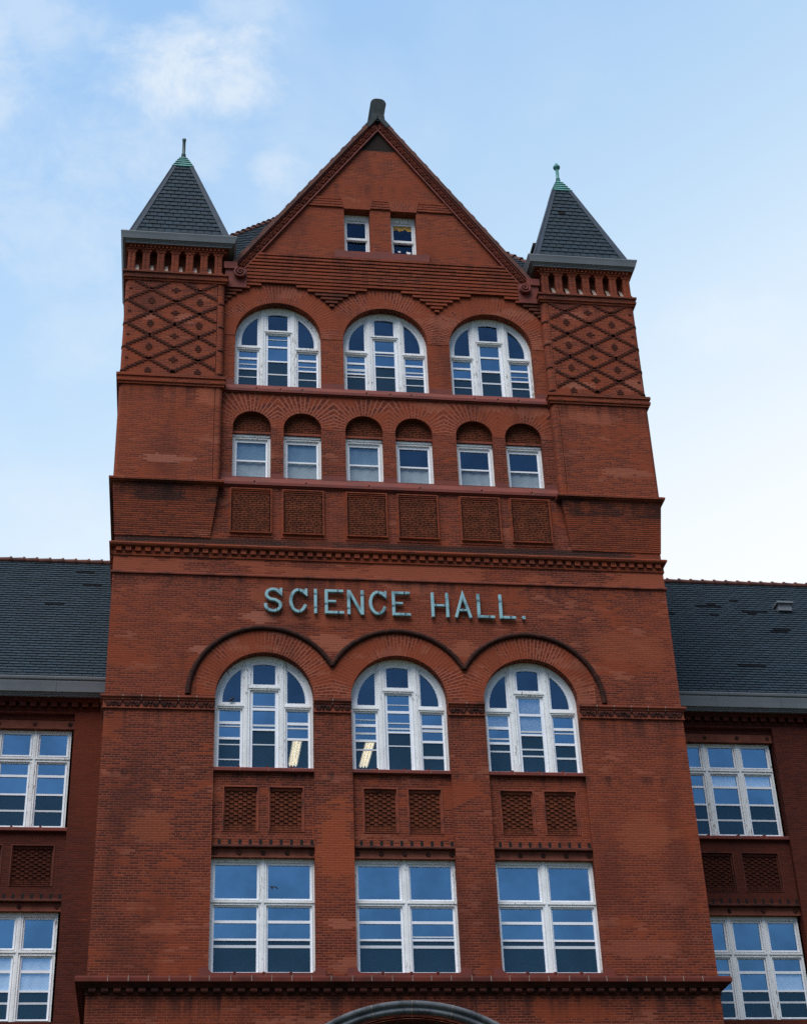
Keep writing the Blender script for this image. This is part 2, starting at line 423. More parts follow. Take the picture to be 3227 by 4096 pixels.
# sides and back of the tower
for s in (-1, 1):
    q = [(s * HW, 0, 0), (s * HW, 14, 0), (s * HW, 14, 33.), (s * HW, 0, 33.)]
    q[3] = (s * HW, 0, 33.)
    mb.face(q if s > 0 else q[::-1])
mb.face([(HW, 14, 0), (-HW, 14, 0), (-HW, 14, 33), (HW, 14, 33)])
# soffit of the doorway
for i in range(2, len(ent) - 1):
    a, b = ent[i], ent[i + 1]
    mb.face([(a[0], 0, a[1]), (b[0], 0, b[1]), (b[0], .8, b[1]), (a[0], .8, a[1])][::-1])
mb.build('tower_wall', M['brick'], hall)

# gable wall
RK = 1.447; AZ = 38.70                     # rake slope and apex of the carved band
mb = MB()
outer = [(-4.9, 28.2), (4.9, 28.2), (4.9, 32.0), (4.25, 32.0), (4.25, AZ - .3 - 4.25 * RK + .25), (0, AZ - .12), (-4.25, AZ - .3 - 4.25 * RK + .25), (-4.25, 32.0), (-4.9, 32.0)]
holes = [arch_poly(c, BAY, 28.3, UZS) for c in UX] + [rect(c - .385, c + .385, 33.33, 35.01) for c in (-.715, .675)]
mb.plate(outer, holes, 0., .32, edge=False)
mb.build('gable_wall', M['brick_gable'], hall)

# corbelled brick courses of the gable, each a projecting strip cut by the arches and the rake
mb = MB()
z = 33.06; k = 0
while z > 31.30:
    zt = z - .002; zb = z - .078
    zm = zb + .03
    xr = min(4.56, (AZ - .40 - z) / RK)
    if z < 32.46: xr = 3.95
    if z < 31.72: xr = 4.56
    blocked = []
    for c in UX:
        if zm - UZS < 1.86:
            h = math.sqrt(max(0, 1.86 ** 2 - (zm - UZS) ** 2)); blocked.append((c - h, c + h))
    segs = [(-xr, xr)]
    for a, b in blocked:
        ns = []
        for p, q in segs:
            if b <= p or a >= q: ns.append((p, q)); continue
            if a > p: ns.append((p, a))
            if b < q: ns.append((b, q))
        segs = ns
    pr = .070 + .003 * (14 - k)
    for p, q in segs:
        if q - p > .03:
            mb.face([(p, -pr, zb), (q, -pr, zb), (q, -pr, zt), (p, -pr, zt)])
            mb.face([(p, 0, zb), (q, 0, zb), (q, -pr, zb), (p, -pr, zb)])
            mb.face([(p, -pr, zt), (q, -pr, zt), (q, 0, zt), (p, 0, zt)])
            mb.face([(p, 0, zb), (p, -pr, zb), (p, -pr, zt), (p, 0, zt)]); mb.face([(q, -pr, zb), (q, 0, zb), (q, 0, zt), (q, -pr, zt)])
    z -= .1245; k += 1
# four shorter courses beside the attic lintels
for i in range(4):
    zb = 35.06 + i * .098; zt = zb + .070
    xr = (AZ - .42 - zt) / RK
    f = (zb - 35.0) * .23
    for p, q in ((-xr, -1.09 - f), (-.31 + f, .31 - f), (1.09 + f, xr)):
        mb.box(p, q, -.045, 0, zb, zt, 'k')
mb.build('corbelled_courses', M['brick_gable'], hall)

# ---- voussoir rings
def ring(name, cx, zs, r0, rmax, xl, xr, ztop=None, y=-.004, zlow=None):
    """brick arch ring; the outer edge stops at mitre lines x=cx+xl / cx+xr and at ztop"""
    mb = MB(); n = 72
    h0 = BH / r0 * 1.18
    ang = ray_angle(0, PI, n)
    def ro(t):
        r = rmax; c = math.cos(t); s_ = math.sin(t)
        if c > 1e-6: r = min(r, xr / c)
        if c < -1e-6: r = min(r, xl / c)
        if ztop and s_ > 1e-6: r = min(r, (ztop - zs) / s_)
        return r
    for i in range(n):
        a, b = ang[i], ang[i + 1]; K = 5
        for k in range(K):
            pts = []; uvs = []
            for t, f in ((a, k / K), (a, (k + 1) / K), (b, (k + 1) / K), (b, k / K)):
                r = r0 + (ro(t) - r0) * f
                pts.append((cx + r * math.cos(t), y, zs + r * math.sin(t)))
                uvs.append((r, t / h0 * BH + .003))
            mb.face(pts[::-1], uvs[::-1])
        # outer edge
        pa = (cx + ro(a) * math.cos(a), zs + ro(a) * math.sin(a)); pb = (cx + ro(b) * math.cos(b), zs + ro(b) * math.sin(b))
        mb.face([(pa[0], y, pa[1]), (pb[0], y, pb[1]), (pb[0], .01, pb[1]), (pa[0], .01, pa[1])])
    o = mb.build(name, M['brick_ring'], hall)
    return o
for c in LX: ring('arch_ring', c, LZS, 1.205, 1.80, -1.6665, 1.6665)
for c in UX: ring('arch_ring', c, UZS, 1.205, 1.86, -1.514, 1.514, y=-.012)
bounds = (-4.56, -3.05, -1.525, 0., 1.525, 3.05, 4.56)
for i, c in enumerate(SX): ring('arch_ring', c, SZS, .515, 3.0, bounds[i] - c + .002, bounds[i + 1] - c - .002, 28.13)
# fan lintels over the attic windows
for c in (-.715, .675):
    mb = MB(); n = 18
    for i in range(n):
        def P(f, z):
            w = .395 + (z - 35.02) * .23
            return (c - w + 2 * w * f, -.032, z)
        a, b = i / n, (i + 1) / n
        q = [P(a, 35.015), P(b, 35.015), P(b, 35.46), P(a, 35.46)]
        mb.face(q, [(35.0, i * BH * .8 + .002), (35.0, (i + 1) * BH * .8 + .002), (35.45, (i + 1) * BH * .8 + .002), (35.45, i * BH * .8 + .002)])
    w0, w1 = .395, .395 + .445 * .23
    mb.face([(c - w0, 0, 35.015), (c + w0, 0, 35.015), (c + w0, -.032, 35.015), (c - w0, -.032, 35.015)])
    mb.face([(c + w0, -.032, 35.015), (c + w0, 0, 35.015), (c + w1, 0, 35.46), (c + w1, -.032, 35.46)])
    mb.face([(c - w0, 0, 35.015), (c - w0, -.032, 35.015), (c - w1, -.032, 35.46), (c - w1, 0, 35.46)])
    mb.build('fan_lintel', M['brick_ring'], hall)

# ---- hood mould over the three lower arches: one rounded brick roll made of short bricks
for ci, c in enumerate(LX):
    mb = MB()
    lo = 0.0 if ci == 2 else math.acos(1.6665 / 1.875)
    hi = PI if ci == 0 else PI - math.acos(1.6665 / 1.875)
    nb = int((hi - lo) * 1.875 / .072)
    for i in range(nb):
        a = lo + (hi - lo) * i / nb; b = lo + (hi - lo) * (i + .90) / nb; e = lo + (hi - lo) * (i + 1) / nb
        rr = .070 + random.uniform(-.004, .004)
        def P(t): return (c + 1.875 * math.cos(t), -.022, LZS + 1.875 * math.sin(t))
        mb.mi = 0; mb.tube([P(a), P(b)], rr, 10)
        mb.mi = 1; mb.tube([P(b), P(e)], rr - .008, 8, False)
    mb.build('hood_mould', [M['brick_soot'], M['mortar_dark']], hall)

# ---- carved ornament units, made of scrolls and leaf lobes lying on a local (u,v) plane
def carve(mb, place, L, H, seed, depth=.035):
    rnd = random.Random(seed)
    for sgn in (1, -1):
        cu, cv = .27 * L, .50 * H
        pts = []
        for i in range(15):
            t = i / 14 * 2.1 * 2 * PI * .75
            r = H * (.36 - .30 * i / 14)
            pts.append(place(L * .5 + sgn * (cu + r * math.cos(t + PI * .9)) , cv + r * math.sin(t + PI * .9), depth * .6))
        mb.tube(pts, H * .065, 5)
        for k in range(5):
            a = .3 + k * .55
            pu = L * .5 + sgn * (.05 * L + .14 * L * math.cos(a)); pv = H * (.46 + .30 * math.sin(a))
            p = place(pu, pv, depth * .4)
            mb.blob(p, H * .12, depth * .9, H * .075, 6, 4, rnd.uniform(-1, 1))
        for k in range(4):
            p = place(L * .5 + sgn * (.34 + .045 * k) * L, H * (.22 + .2 * k), depth * .4)
            mb.blob(p, H * .11, depth * .8, H * .07, 6, 4, rnd.uniform(-1, 1))
    p = place(L * .5, H * .62, depth * .5); mb.blob(p, H * .10, depth, H * .24, 7, 5)
    p = place(L * .5, H * .25, depth * .5); mb.blob(p, H * .16, depth, H * .10, 7, 5)

# frieze band at the springing of the lower arches
def frieze(x0, x1, seed, wrap=0):
    fr = MB()
    prof = [(0, 18.585), (.035, 18.59), (.045, 18.60), (.045, 18.625), (.030, 18.63), (.030, 18.815), (.06, 18.825), (.055, 18.85), (.085, 18.87), (.10, 18.89), (.10, 18.935), (.06, 18.955), (0, 18.975)]
    path = [(x0, 0), (x1, 0)]
    if wrap < 0: path = [(x0, 3.9)] + path
    if wrap > 0: path = path + [(x1, 3.9)]
    fr.mi = 0; fr.sweep(path, prof)
    fr.mi = 1
    n = max(2, round((x1 - x0) / .46)); L = (x1 - x0) / n
    for i in range(n):
        carve(fr, lambda u, v, d, i=i: (x0 + i * L + u, -.03 - d, 18.63 + v), L, .185, seed + i)
    fr.mi = 2
    m = max(2, round((x1 - x0) / .46))
    for i in range(1, m):
        xx = x0 + (x1 - x0) * i / m
        fr.box(xx - .008, xx + .008, -.104, 0, 18.885, 18.938, 'k'); fr.box(xx - .008, xx + .008, -.064, 0, 18.822, 18.852, 'k')
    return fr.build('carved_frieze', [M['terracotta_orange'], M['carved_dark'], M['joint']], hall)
frieze(-HW, LX[0] - BAY, 10, -1); frieze(LX[0] + BAY, LX[1] - BAY, 30); frieze(LX[1] + BAY, LX[2] - BAY, 40); frieze(LX[2] + BAY, HW, 50, 1)

UPATH = [(-HW, 4.1), (-HW, 0), (HW, 0), (HW, 4.1)]
# entrance cornice, with rolled brick dentils
mb = MB()
mb.mi = 0
mb.sweep(UPATH, [(0, 11.93), (.235, 11.935), (.245, 11.95), (.245, 12.03), (.225, 12.075), (0, 12.14)])
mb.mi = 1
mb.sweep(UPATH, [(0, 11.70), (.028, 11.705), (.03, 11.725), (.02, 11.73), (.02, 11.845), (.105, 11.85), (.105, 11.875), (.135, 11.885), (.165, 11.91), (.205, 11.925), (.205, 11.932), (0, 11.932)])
n = 53; sp = 2 * HW / n
for i in range(n):
    x = -HW + (i + .5) * sp
    rows = []
    for xx in (x - .078, x + .078):
        rows.append([(xx, -.085 - .058 * math.cos(t), 11.785 - .058 * math.sin(t)) for t in ray_angle(-1.2, 1.9, 7)] + [(xx, .0, 11.73), (xx, 0, 11.84)])
    mb.grid(rows, True); mb.face(rows[0]); mb.face(rows[1][::-1])
mb.mi = 2
for i in range(1, 32):
    x = -HW + i * 14.4 / 32 + random.uniform(-.02, .02)
    mb.box(x - .007, x + .007, -.249, -.05, 11.953, 12.075, 'k')
mb.build('entrance_cornice', [M['terracotta_dark'], M['terracotta_brown'], M['joint']], hall)

# small string course, dentil course
mb = MB()
mb.sweep(UPATH, [(0, 22.345), (.045, 22.35), (.05, 22.385), (.03, 22.40), (.025, 22.425), (0, 22.43)])
mb.build('string_course', M['terracotta_orange'], hall)
mb = MB()
mb.sweep(UPATH, [(0, 22.86), (.03, 22.865), (.035, 22.90), (0, 22.91)])
mb.sweep(UPATH, [(0, 23.11), (.085, 23.115), (.11, 23.14), (.125, 23.17), (.125, 23.205), (.09, 23.235), (.03, 23.25), (0, 23.255)])
n = 59; sp = 14.4 / n
for i in range(n):
    x = -HW + (i + .5) * sp
    mb.box(x - .07, x + .07, -.060, 0, 22.985, 23.113, 'kt')
for s in (-1, 1):
    for j in range(6):
        mb.box(s * HW, s * (HW + .07), .1 + j * .245, .24 + j * .245, 22.98, 23.113, 't')
mb.build('dentil_course', M['brick_gable'], hall)

# entrance arch in grey stone
mb = MB()
C0 = 7.56
def arc_strip(prof, a0, a1, n, mi):
    rows = []
    for t in ray_angle(a0, a1, n):
        rows.append([(r * math.sin(t), y, C0 + r * math.cos(t)) for r, y in prof])
    mb.mi = mi; mb.grid(rows)
prof = [(4.0, .0), (4.0, -.10), (3.97, -.12), (3.90, -.11), (3.875, -.05), (3.86, -.03), (3.82, -.075), (3.76, -.07), (3.74, -.01), (3.70, .03), (3.66, .0), (3.63, .0), (3.62, .06), (3.62, .5)]
arc_strip(prof, -1.33, 1.33, 60, 0)
for t in (-1.2, -.72, -.235, .0, .235, .72, 1.2):
    w = .0022
    rows = [[(r * math.sin(t + d), y - .006, C0 + r * math.cos(t + d)) for r, y in prof[1:11]] for d in (-w, w)]
    mb.mi = 1; mb.grid(rows)
mb.build('entrance_arch', [M['stone'], M['joint']], hall)
mb = MB()
mb.mi = 0
dp = [(-3.6, 0.05), (3.6, 0.05)] + [(3.62 * math.sin(t), C0 + 3.62 * math.cos(t)) for t in ray_angle(1.33, -1.33, 30)]
mb.face([(x, .52, z) for x, z in dp])
mb.mi = 1
for x in (-2.4, -1.2, 0, 1.2, 2.4): mb.box(x - .05, x + .05, .45, .52, 0, C0 + math.sqrt(3.6 ** 2 - x * x), 'k')
mb.box(-3.5, 3.5, .44, .52, 2.6, 2.75, 'k')
mb.build('entrance_glazing', [M['glass_dark'], M['stone']], hall)
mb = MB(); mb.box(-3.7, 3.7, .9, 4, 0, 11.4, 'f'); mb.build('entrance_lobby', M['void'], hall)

# ------------------------------------------------------------------ recessed bays under the lower arches
def rosette(mb, x, y, z, r=.062):
    for k in range(6):
        a = k * PI / 3 + .3
        mb.blob((x + r * .62 * math.cos(a), y - .012, z + r * .62 * math.sin(a)), r * .40, .022, r * .34, 6, 4, a)
    mb.blob((x, y - .018, z), r * .33, .028, r * .33, 7, 4)

def checker_panel(mb, x0, x1, z0, z1, y, seed, checker=True, bed=1, br=0, rows_plain=3):
    """recessed brick panel: header checker or rough stretchers standing proud of dark joints"""
    rnd = random.Random(seed)
    mb.mi = bed; mb.face([(x0, y, z0), (x1, y, z0), (x1, y, z1), (x0, y, z1)])
    z = z0; r = 0
    while z < z1 - .02:
        plain_row = checker and r < rows_plain
        w = .105 if (checker or r % 6 == 5) else .21
        if checker and plain_row: w = .21
        x = x0 - (w * .5 if r % 2 and not (checker and not plain_row) else 0)
        i = 0
        while x < x1 - .01:
            g = .007 if checker else .010
            a, b = max(x + g, x0), min(x + w - g, x1)
            proud = .020
            if checker and not plain_row: proud = .036 if (r + i) % 2 else .010
            proud += rnd.uniform(0, .006)
            if b - a > .015:
                mb.mi = br
                mb.box(a, b, y - proud, y, z + g, min(z + BH - g * .8, z1), 'k')
            x += w; i += 1
        z += BH; r += 1

def panel_frame(mb, x0, x1, z0, z1, y, w=.055):
    """stepped brick moulding round a recessed panel (front at y, opening inside)"""
    for k, (o, yy) in enumerate(((.0, y + .0), (w * .55, y + .045))):
        pass

def bay_infill(cx, hw, yb, z_lint0, z_lint1, z_sill, panels, name, ros, checker=True, brick=None, seed=0, dent=True):
    """wall of a bay between two windows: iron lintel, moulded course with slots, brickwork with recessed panels"""
    brick = brick or M['brick']
    mb = MB(); mb.mi = 0
    zt = z_sill - .12
    holes = [rect(*p) for p in panels]
    mb.plate(rect(cx - hw, cx + hw, z_lint1, zt), holes, yb, .10, edge=False)
    mb.mi = 3
    for (a, b, c, d) in panels:
        w = .028
        # raised roll round the panel and an inner step
        mb.plate(rect(a - w, b + w, c - w * .3, d + w), [rect(a + .004, b - .004, c + .004, d - .004)], yb - .014, .014)
        mb.plate(rect(a, b, c, d), [rect(a + .035, b - .035, c + .0, d - .07)], yb + .05, .05, edge=False)
    if checker is not None:
        for i, (a, b, c, d) in enumerate(panels): checker_panel(mb, a + .03, b - .03, c, d - .06, yb + .098, seed + i, checker, 1, 2)
    if dent:
        # moulded course with near-black blocks above it, the shade of little notches as colour
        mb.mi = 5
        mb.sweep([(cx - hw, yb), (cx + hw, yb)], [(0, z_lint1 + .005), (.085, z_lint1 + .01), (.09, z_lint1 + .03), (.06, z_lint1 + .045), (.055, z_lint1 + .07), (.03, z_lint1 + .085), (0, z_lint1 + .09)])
        n = round(2 * hw / .238)
        mb.mi = 4
        for i in range(n):
            x = cx - hw + (i + .75) * 2 * hw / n
            if x + .03 < cx + hw: mb.box(x - .036, x + .036, yb - .003, yb + .02, z_lint1 + .075, z_lint1 + .225, 'k')
        mb.mi = 3
        for i in range(n):
            x = cx - hw + (i + .25) * 2 * hw / n
            mb.box(x - .085, x + .085, yb - .02, yb, z_lint1 + .088, z_lint1 + .115, 'k')
    wing = brick is M['brick_wing_shaded']
    o = mb.build(name, [brick, M['mortar_dark'], M['brick_panel_wing_shaded' if wing else 'brick_panel'], M['terracotta_wing_shaded' if wing else 'terracotta_orange'], M['void'], M['terracotta_brown']], hall)
    lb = MB(); lb.mi = 0
    lb.box(cx - hw, cx + hw, yb + .02, yb + .3, z_lint0 + .03, z_lint1 + .004, 'k')
    lb.box(cx - hw, cx + hw, yb - .005, yb + .28, z_lint0, z_lint0 + .032, 'k')
    lint = lb.build('iron_lintel', M['lintel'], hall)
    for x in ros:
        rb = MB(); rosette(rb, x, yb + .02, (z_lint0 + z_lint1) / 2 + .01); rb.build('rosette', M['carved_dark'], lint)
    sb = MB(); sb.mi = 0
    sb.sweep([(cx - hw, yb), (cx + hw, yb)], [(-.25, z_sill - .14), (.085, z_sill - .135), (.10, z_sill - .12), (.10, z_sill - .05), (.08, z_sill - .03), (-.18, z_sill + .012)])
    for x in (cx - hw * .5, cx + hw * .06, cx + hw * .55):
        sb.mi = 0; sb.tube([(x, yb - .07, z_sill - .02), (x, yb + .08, z_sill + .02)], .032, 8)
        sb.mi = 1; sb.box(x + .03, x + .037, yb - .104, yb, z_sill - .12, z_sill - .045, 'k')
    sb.build('window_sill', [M['terracotta'], M['joint']], hall)
    return o
for i, c in enumerate(LX):
    bay_infill(c, BAY, .12, 14.935, 15.15, LZ0, [(c - .94, c - .14, 15.57, 16.68), (c + .14, c + .94, 15.57, 16.68)], 'bay_panel_wall', [c - 1.12, c - .56, c, c + .56, c + 1.12], seed=100 + i * 2)
# flared terracotta sill blocks under the lowest windows
for c in LX:
    sb = MB(); sb.mi = 0
    sb.plate([(c - 1.42, 12.09), (c + 1.42, 12.09), (c + 1.42, 12.30), (c + 1.30, 12.33), (c + 1.205, 12.33), (c + 1.19, 12.26), (c + 1.13, 12.205), (c - 1.13, 12.205), (c - 1.19, 12.26), (c - 1.205, 12.33), (c - 1.30, 12.33), (c - 1.42, 12.30)], [], -.018, .05)
    sb.face([(c - BAY, -.018, 12.205), (c + BAY, -.018, 12.205), (c + BAY, .3, 12.24), (c - BAY, .3, 12.24)])
    for x in (c - .62, c + .03, c + .64):
        sb.tube([(x, -.03, 12.19), (x, .1, 12.225)], .036, 8)
        sb.mi = 1; sb.box(x + .035, x + .043, -.022, 0, 12.10, 12.19, 'k'); sb.mi = 0
    sb.build('window_sill', [M['terracotta'], M['joint']], hall)

# ------------------------------------------------------------------ third storey: panels, sills
for i, c in enumerate(SX):
    pb = MB()
    x0, x1, z0, z1 = c - .515, c + .515, 23.66, 24.965
    pb.mi = 0
    w = .065
    pb.plate(rect(x0 - w, x1 + w, z0 - .13, z1 + w), [rect(x0 - .012, x1 + .012, z0 - .012, z1 + .012)], -.018, .02)
    pb.plate(rect(x0 - .028, x1 + .028, z0 - .03, z1 + .028), [rect(x0, x1, z0, z1)], -.075, .076)
    pb.box(x0, x1, -.055, 0, z1 - .045, z1 - .002, 'k'); pb.box(x0, x1, -.035, 0, z1 - .10, z1 - .06, 'k')
    checker_panel(pb, x0 + .03, x1 - .03, z0, z1 - .12, -.002, 200 + i, False, 1, 2)
    pb.mi = 1; pb.face([(x0, -.001, z0), (x1, -.001, z0), (x1, -.001, z1), (x0, -.001, z1)])
    pb.build('recessed_brick_panel', [M['brick_gable'], M['mortar_dark'], M['brick_panel']], hall)
def long_sill(z0, z1, out, xj, name='terracotta_sill'):
    sb = MB(); sb.mi = 0
    sb.sweep([(-4.56, 0), (4.56, 0)], [(0, z0 - .03), (out * .45, z0 - .02), (out * .5, z0 + .005), (out, z0 + .015), (out, z0 + .10), (out - .012, z0 + .12), (.0, z1 - .02), (-.28, z1 + .004)])
    for x in xj:
        sb.mi = 0; sb.tube([(x, -out + .005, z0 + .105), (x, .06, z1 - .01)], .03, 8)
        sb.mi = 1; sb.box(x + .028, x + .034, -out - .003, 0, z0 + .02, z0 + .10, 'k')
    sb.build(name, [M['terracotta'], M['joint']], hall)
long_sill(25.09, 25.40, .085, [c + d for c in SX for d in (.08,)])
long_sill(28.13, 28.42, .085, [c + d for c in UX for d in (-.6, .06, .65)])
# blocks of the sill courses that rise a little between the windows
bs = [-4.56] + [v for c in SX for v in (c - .52, c + .52)] + [4.56]
for a, b in zip(bs[::2], bs[1::2]): mb = MB(); mb.box(a, b, -.012, 0, 25.33, 25.52, 'k'); mb.build('sill_block', M['terracotta'], hall)
bs = [-4.56] + [v for c in UX for v in (c - 1.21, c + 1.21)] + [4.56]
for a, b in zip(bs[::2], bs[1::2]): mb = MB(); mb.box(a, b, -.012, 0, 28.34, 28.56, 'k'); mb.build('sill_block', M['terracotta'], hall)
# attic sill
mb = MB()
mb.mi = 0
mb.plate([(-1.40, 33.075), (1.39, 33.075), (1.39, 33.36), (1.09, 33.36), (1.09, 33.335), (.30, 33.335), (.30, 33.36), (-.31, 33.36), (-.31, 33.335), (-1.09, 33.335), (-1.09, 33.36), (-1.40, 33.36)], [], -.075, .08)
for c in (-.715, .675): mb.face([(c - .39, -.075, 33.335), (c + .39, -.075, 33.335), (c + .39, .3, 33.36), (c - .39, .3, 33.36)])
mb.build('terracotta_sill', M['terracotta'], hall)
# tympanum brickwork over each small window
for i, c in enumerate(SX):
    pb = MB()
    checker_panel(pb, c - .54, c + .54, 26.925, 27.56, .185, 300 + i, False, 1, 2)
    pb.mi = 3; pb.box(c - .54, c + .54, .12, .3, 26.865, 26.93, 'k')
    pb.build('arch_tympanum', [M['brick_gable'], M['mortar_dark'], M['brick_panel'], M['terracotta_orange']], hall)

# ------------------------------------------------------------------ windows
def arc_region(cx, xa, xb, zb, zs, R, n=10):
    """region between x=xa..xb, above zb, under the arc of radius R; for fanlight panes"""
    pts = [(cx + xa, zb), (cx + xb, zb)]
    ta, tb = math.acos(max(-1, min(1, xb / R))), math.acos(max(-1, min(1, xa / R)))
    for t in ray_angle(ta, tb, n): pts.append((cx + R * math.cos(t), zs + R * math.sin(t)))
    out = []
    for p in pts:
        if not out or math.hypot(p[0] - out[-1][0], p[1] - out[-1][1]) > 1e-4: out.append(p)
    if math.hypot(out[0][0] - out[-1][0], out[0][1] - out[-1][1]) < 1e-4: out.pop()
    return out

def inset_poly(p, d):
    return p

def make_window(yw, outer, casing_holes, sash_holes, panes, depth=.06, rails=(), screens=(), mould=(), label=None, trans=()):
    """window > sash, glass, inner_rail, insect_screen; the window mesh itself is the painted timber casing"""
    cb = MB(); cb.plate(outer, casing_holes, yw, .07)
    for h in mould:      # moulded strip round each light of the casing
        x0, x1, z0, z1 = h
        cb.plate(rect(x0 - .012, x1 + .012, z0 - .012, z1 + .012), [rect(x0, x1, z0, z1)], yw - .014, .014)
    for (x0, x1, z0, z1, o) in trans: cb.box(x0, x1, yw - o, yw + .01, z0, z1, 'k')
    w = cb.build('window', M['wood'], hall)
    if label: w['label'] = label
    sb = MB(); sb.plate(outer_shrink(outer, .03), sash_holes, yw + .035, .035, edge=False)
    sb.build('sash', M['sash'], w)
    by = {}
    for poly, kind in panes: by.setdefault(kind, []).append(poly)
    for kind, ps in by.items():
        gb = MB()
        for p in ps: gb.face([(x, yw + .065, z) for x, z in p])
        gb.build({'glass': 'glass', 'glass_old': 'fanlight_glass', 'glass_dark': 'glass'}[kind], M[kind], w)
    if screens:
        gb = MB()
        for (x0, x1, z0, z1) in screens: gb.face([(x0, yw + .058, z0), (x1, yw + .058, z0), (x1, yw + .058, z1), (x0, yw + .058, z1)])
        gb.build('insect_screen', M['screen'], w)
    if rails:
        for (x0, x1, z0, z1) in rails:
            rb = MB(); rb.box(x0, x1, yw + .045, yw + .064, z0, z1, 'k'); rb.build('inner_rail', M['rail'], w)
    return w
def outer_shrink(o, d):
    cx = sum(p[0] for p in o) / len(o); cz = sum(p[1] for p in o) / len(o)
    return o

def arch_window(cx, z0, zs, yw, zz, rails, label):
    """zz = fanlight bottoms and sash pane limits for side lights and for the middle light"""
    (sf, s_top, s_b1, s_b0, s_r1, s_r0, s_bot), (cf, c_top, c_b1, c_b0, c_r1, c_r0, c_bot) = zz
    outer = arch_poly(cx, BAY + .004, z0 - .01, zs, 32)
    Rc, Rp = 1.10, 1.02
    ch = []; sh = []; pn = []; sc = []; md = []
    for s in (-1, 1):
        a, b = (-1.13, -.525) if s < 0 else (.525, 1.13)
        ch.append(rect(cx + a, cx + b, z0 + .04, s_top + .045)); md.append((cx + a, cx + b, z0 + .04, s_top + .045))
        ch.append(arc_region(cx, -Rc if s < 0 else .535, -.535 if s < 0 else Rc, max(sf - .02, zs - .28), zs, Rc))
        a, b = (-1.085, -.575) if s < 0 else (.575, 1.085)
        for z_a, z_b in ((s_bot, s_r0), (s_r1, s_b0), (s_b1, s_top)):
            sh.append(rect(cx + a, cx + b, z_a, z_b))
            pn.append((rect(cx + a - .01, cx + b + .01, z_a - .01, z_b + .01), 'glass'))
        sc.append((cx + a, cx + b, s_bot, s_r0))
        f = arc_region(cx, -Rp if s < 0 else .575, -.575 if s < 0 else Rp, sf, zs, Rp)
        sh.append(f); pn.append((f, 'glass_old'))
    ch.append(rect(cx - .355, cx + .355, z0 + .04, c_top + .045)); md.append((cx - .355, cx + .355, z0 + .04, c_top + .045))
    ch.append(arc_region(cx, -.335, .335, cf - .025, zs, 1.075, 6))
    for z_a, z_b in ((c_bot, c_r0), (c_r1, c_b0), (c_b1, c_top)):
        sh.append(rect(cx - .275, cx + .275, z_a, z_b)); pn.append((rect(cx - .285, cx + .285, z_a - .01, z_b + .01), 'glass'))
    sc.append((cx - .275, cx + .275, c_bot, c_r0))
    f = arc_region(cx, -.275, .275, cf, zs, 1.0, 6); sh.append(f); pn.append((f, 'glass_old'))
    rl = []
    for (li, za, zb) in rails:
        a, b = ((-1.10, -.56), (-.29, .29), (.56, 1.10))[li]
        rl.append((cx + a, cx + b, za, zb))
    tr = [(cx - 1.14, cx - .50, s_top + .085, s_top + .13, .03), (cx + .50, cx + 1.14, s_top + .085, s_top + .13, .03), (cx - .385, cx + .385, c_top + .085, c_top + .13, .03),
          (cx - .475, cx - .41, z0, zs + 1.08, .022), (cx + .41, cx + .475, z0, zs + 1.08, .022)]
    w = make_window(yw, outer, ch, sh, pn, rails=rl, screens=sc, mould=md, label=label, trans=tr)
    return w
LOW = ((18.957, 18.739, 18.443, 18.372, 18.027, 17.966, 17.25), (19.452, 19.239, 18.814, 18.748, 18.262, 18.212, 17.245))
UPP = ((29.956, 29.757, 29.540, 29.479, 29.171, 29.125, 28.56), (30.535, 30.353, 29.970, 29.915, 29.464, 29.420, 28.56))
low_rails = [
    [(0, 17.82, 17.85), (0, 17.43, 17.46), (1, 17.83, 17.86), (2, 18.27, 18.31), (1, 18.33, 18.38), (1, 18.85, 18.88), (0, 18.30, 18.33)],
    [(0, 17.74, 17.78), (1, 17.86, 17.89), (2, 17.55, 17.62), (0, 18.17, 18.22), (0, 18.55, 18.57), (1, 18.47, 18.50), (1, 18.32, 18.36), (2, 18.26, 18.33), (1, 18.97, 18.99)],
    [(0, 17.76, 17.80), (1, 17.83, 17.87), (1, 17.65, 17.69), (2, 17.60, 17.65), (0, 18.10, 18.14), (1, 18.31, 18.35), (2, 18.28, 18.31)]]
up_rails = [
    [(0, 28.86, 28.89), (1, 28.98, 29.02), (2, 28.84, 28.87), (0, 29.30, 29.33), (2, 29.29, 29.32), (1, 30.20, 30.22)],
    [(0, 29.03, 29.06), (1, 29.06, 29.09), (2, 28.83, 28.86), (0, 29.25, 29.33), (2, 29.26, 29.30), (1, 29.83, 29.85), (2, 29.07, 29.10)],
    [(0, 28.84, 28.87), (1, 29.02, 29.07), (2, 28.88, 28.92), (2, 29.30, 29.32), (1, 29.48, 29.50)]]
wl = ['lower arched window with a lit lamp in its right light', 'middle lower arched window with a lit lamp in its left light', 'lower arched window with one raised bottom sash on its right']
low_w = [arch_window(c, LZ0, LZS, .24, LOW, low_rails[i], wl[i]) for i, c in enumerate(LX)]
up_w = [arch_window(c, UZ0, UZS, .24, UPP, up_rails[i], None) for i, c in enumerate(UX)]

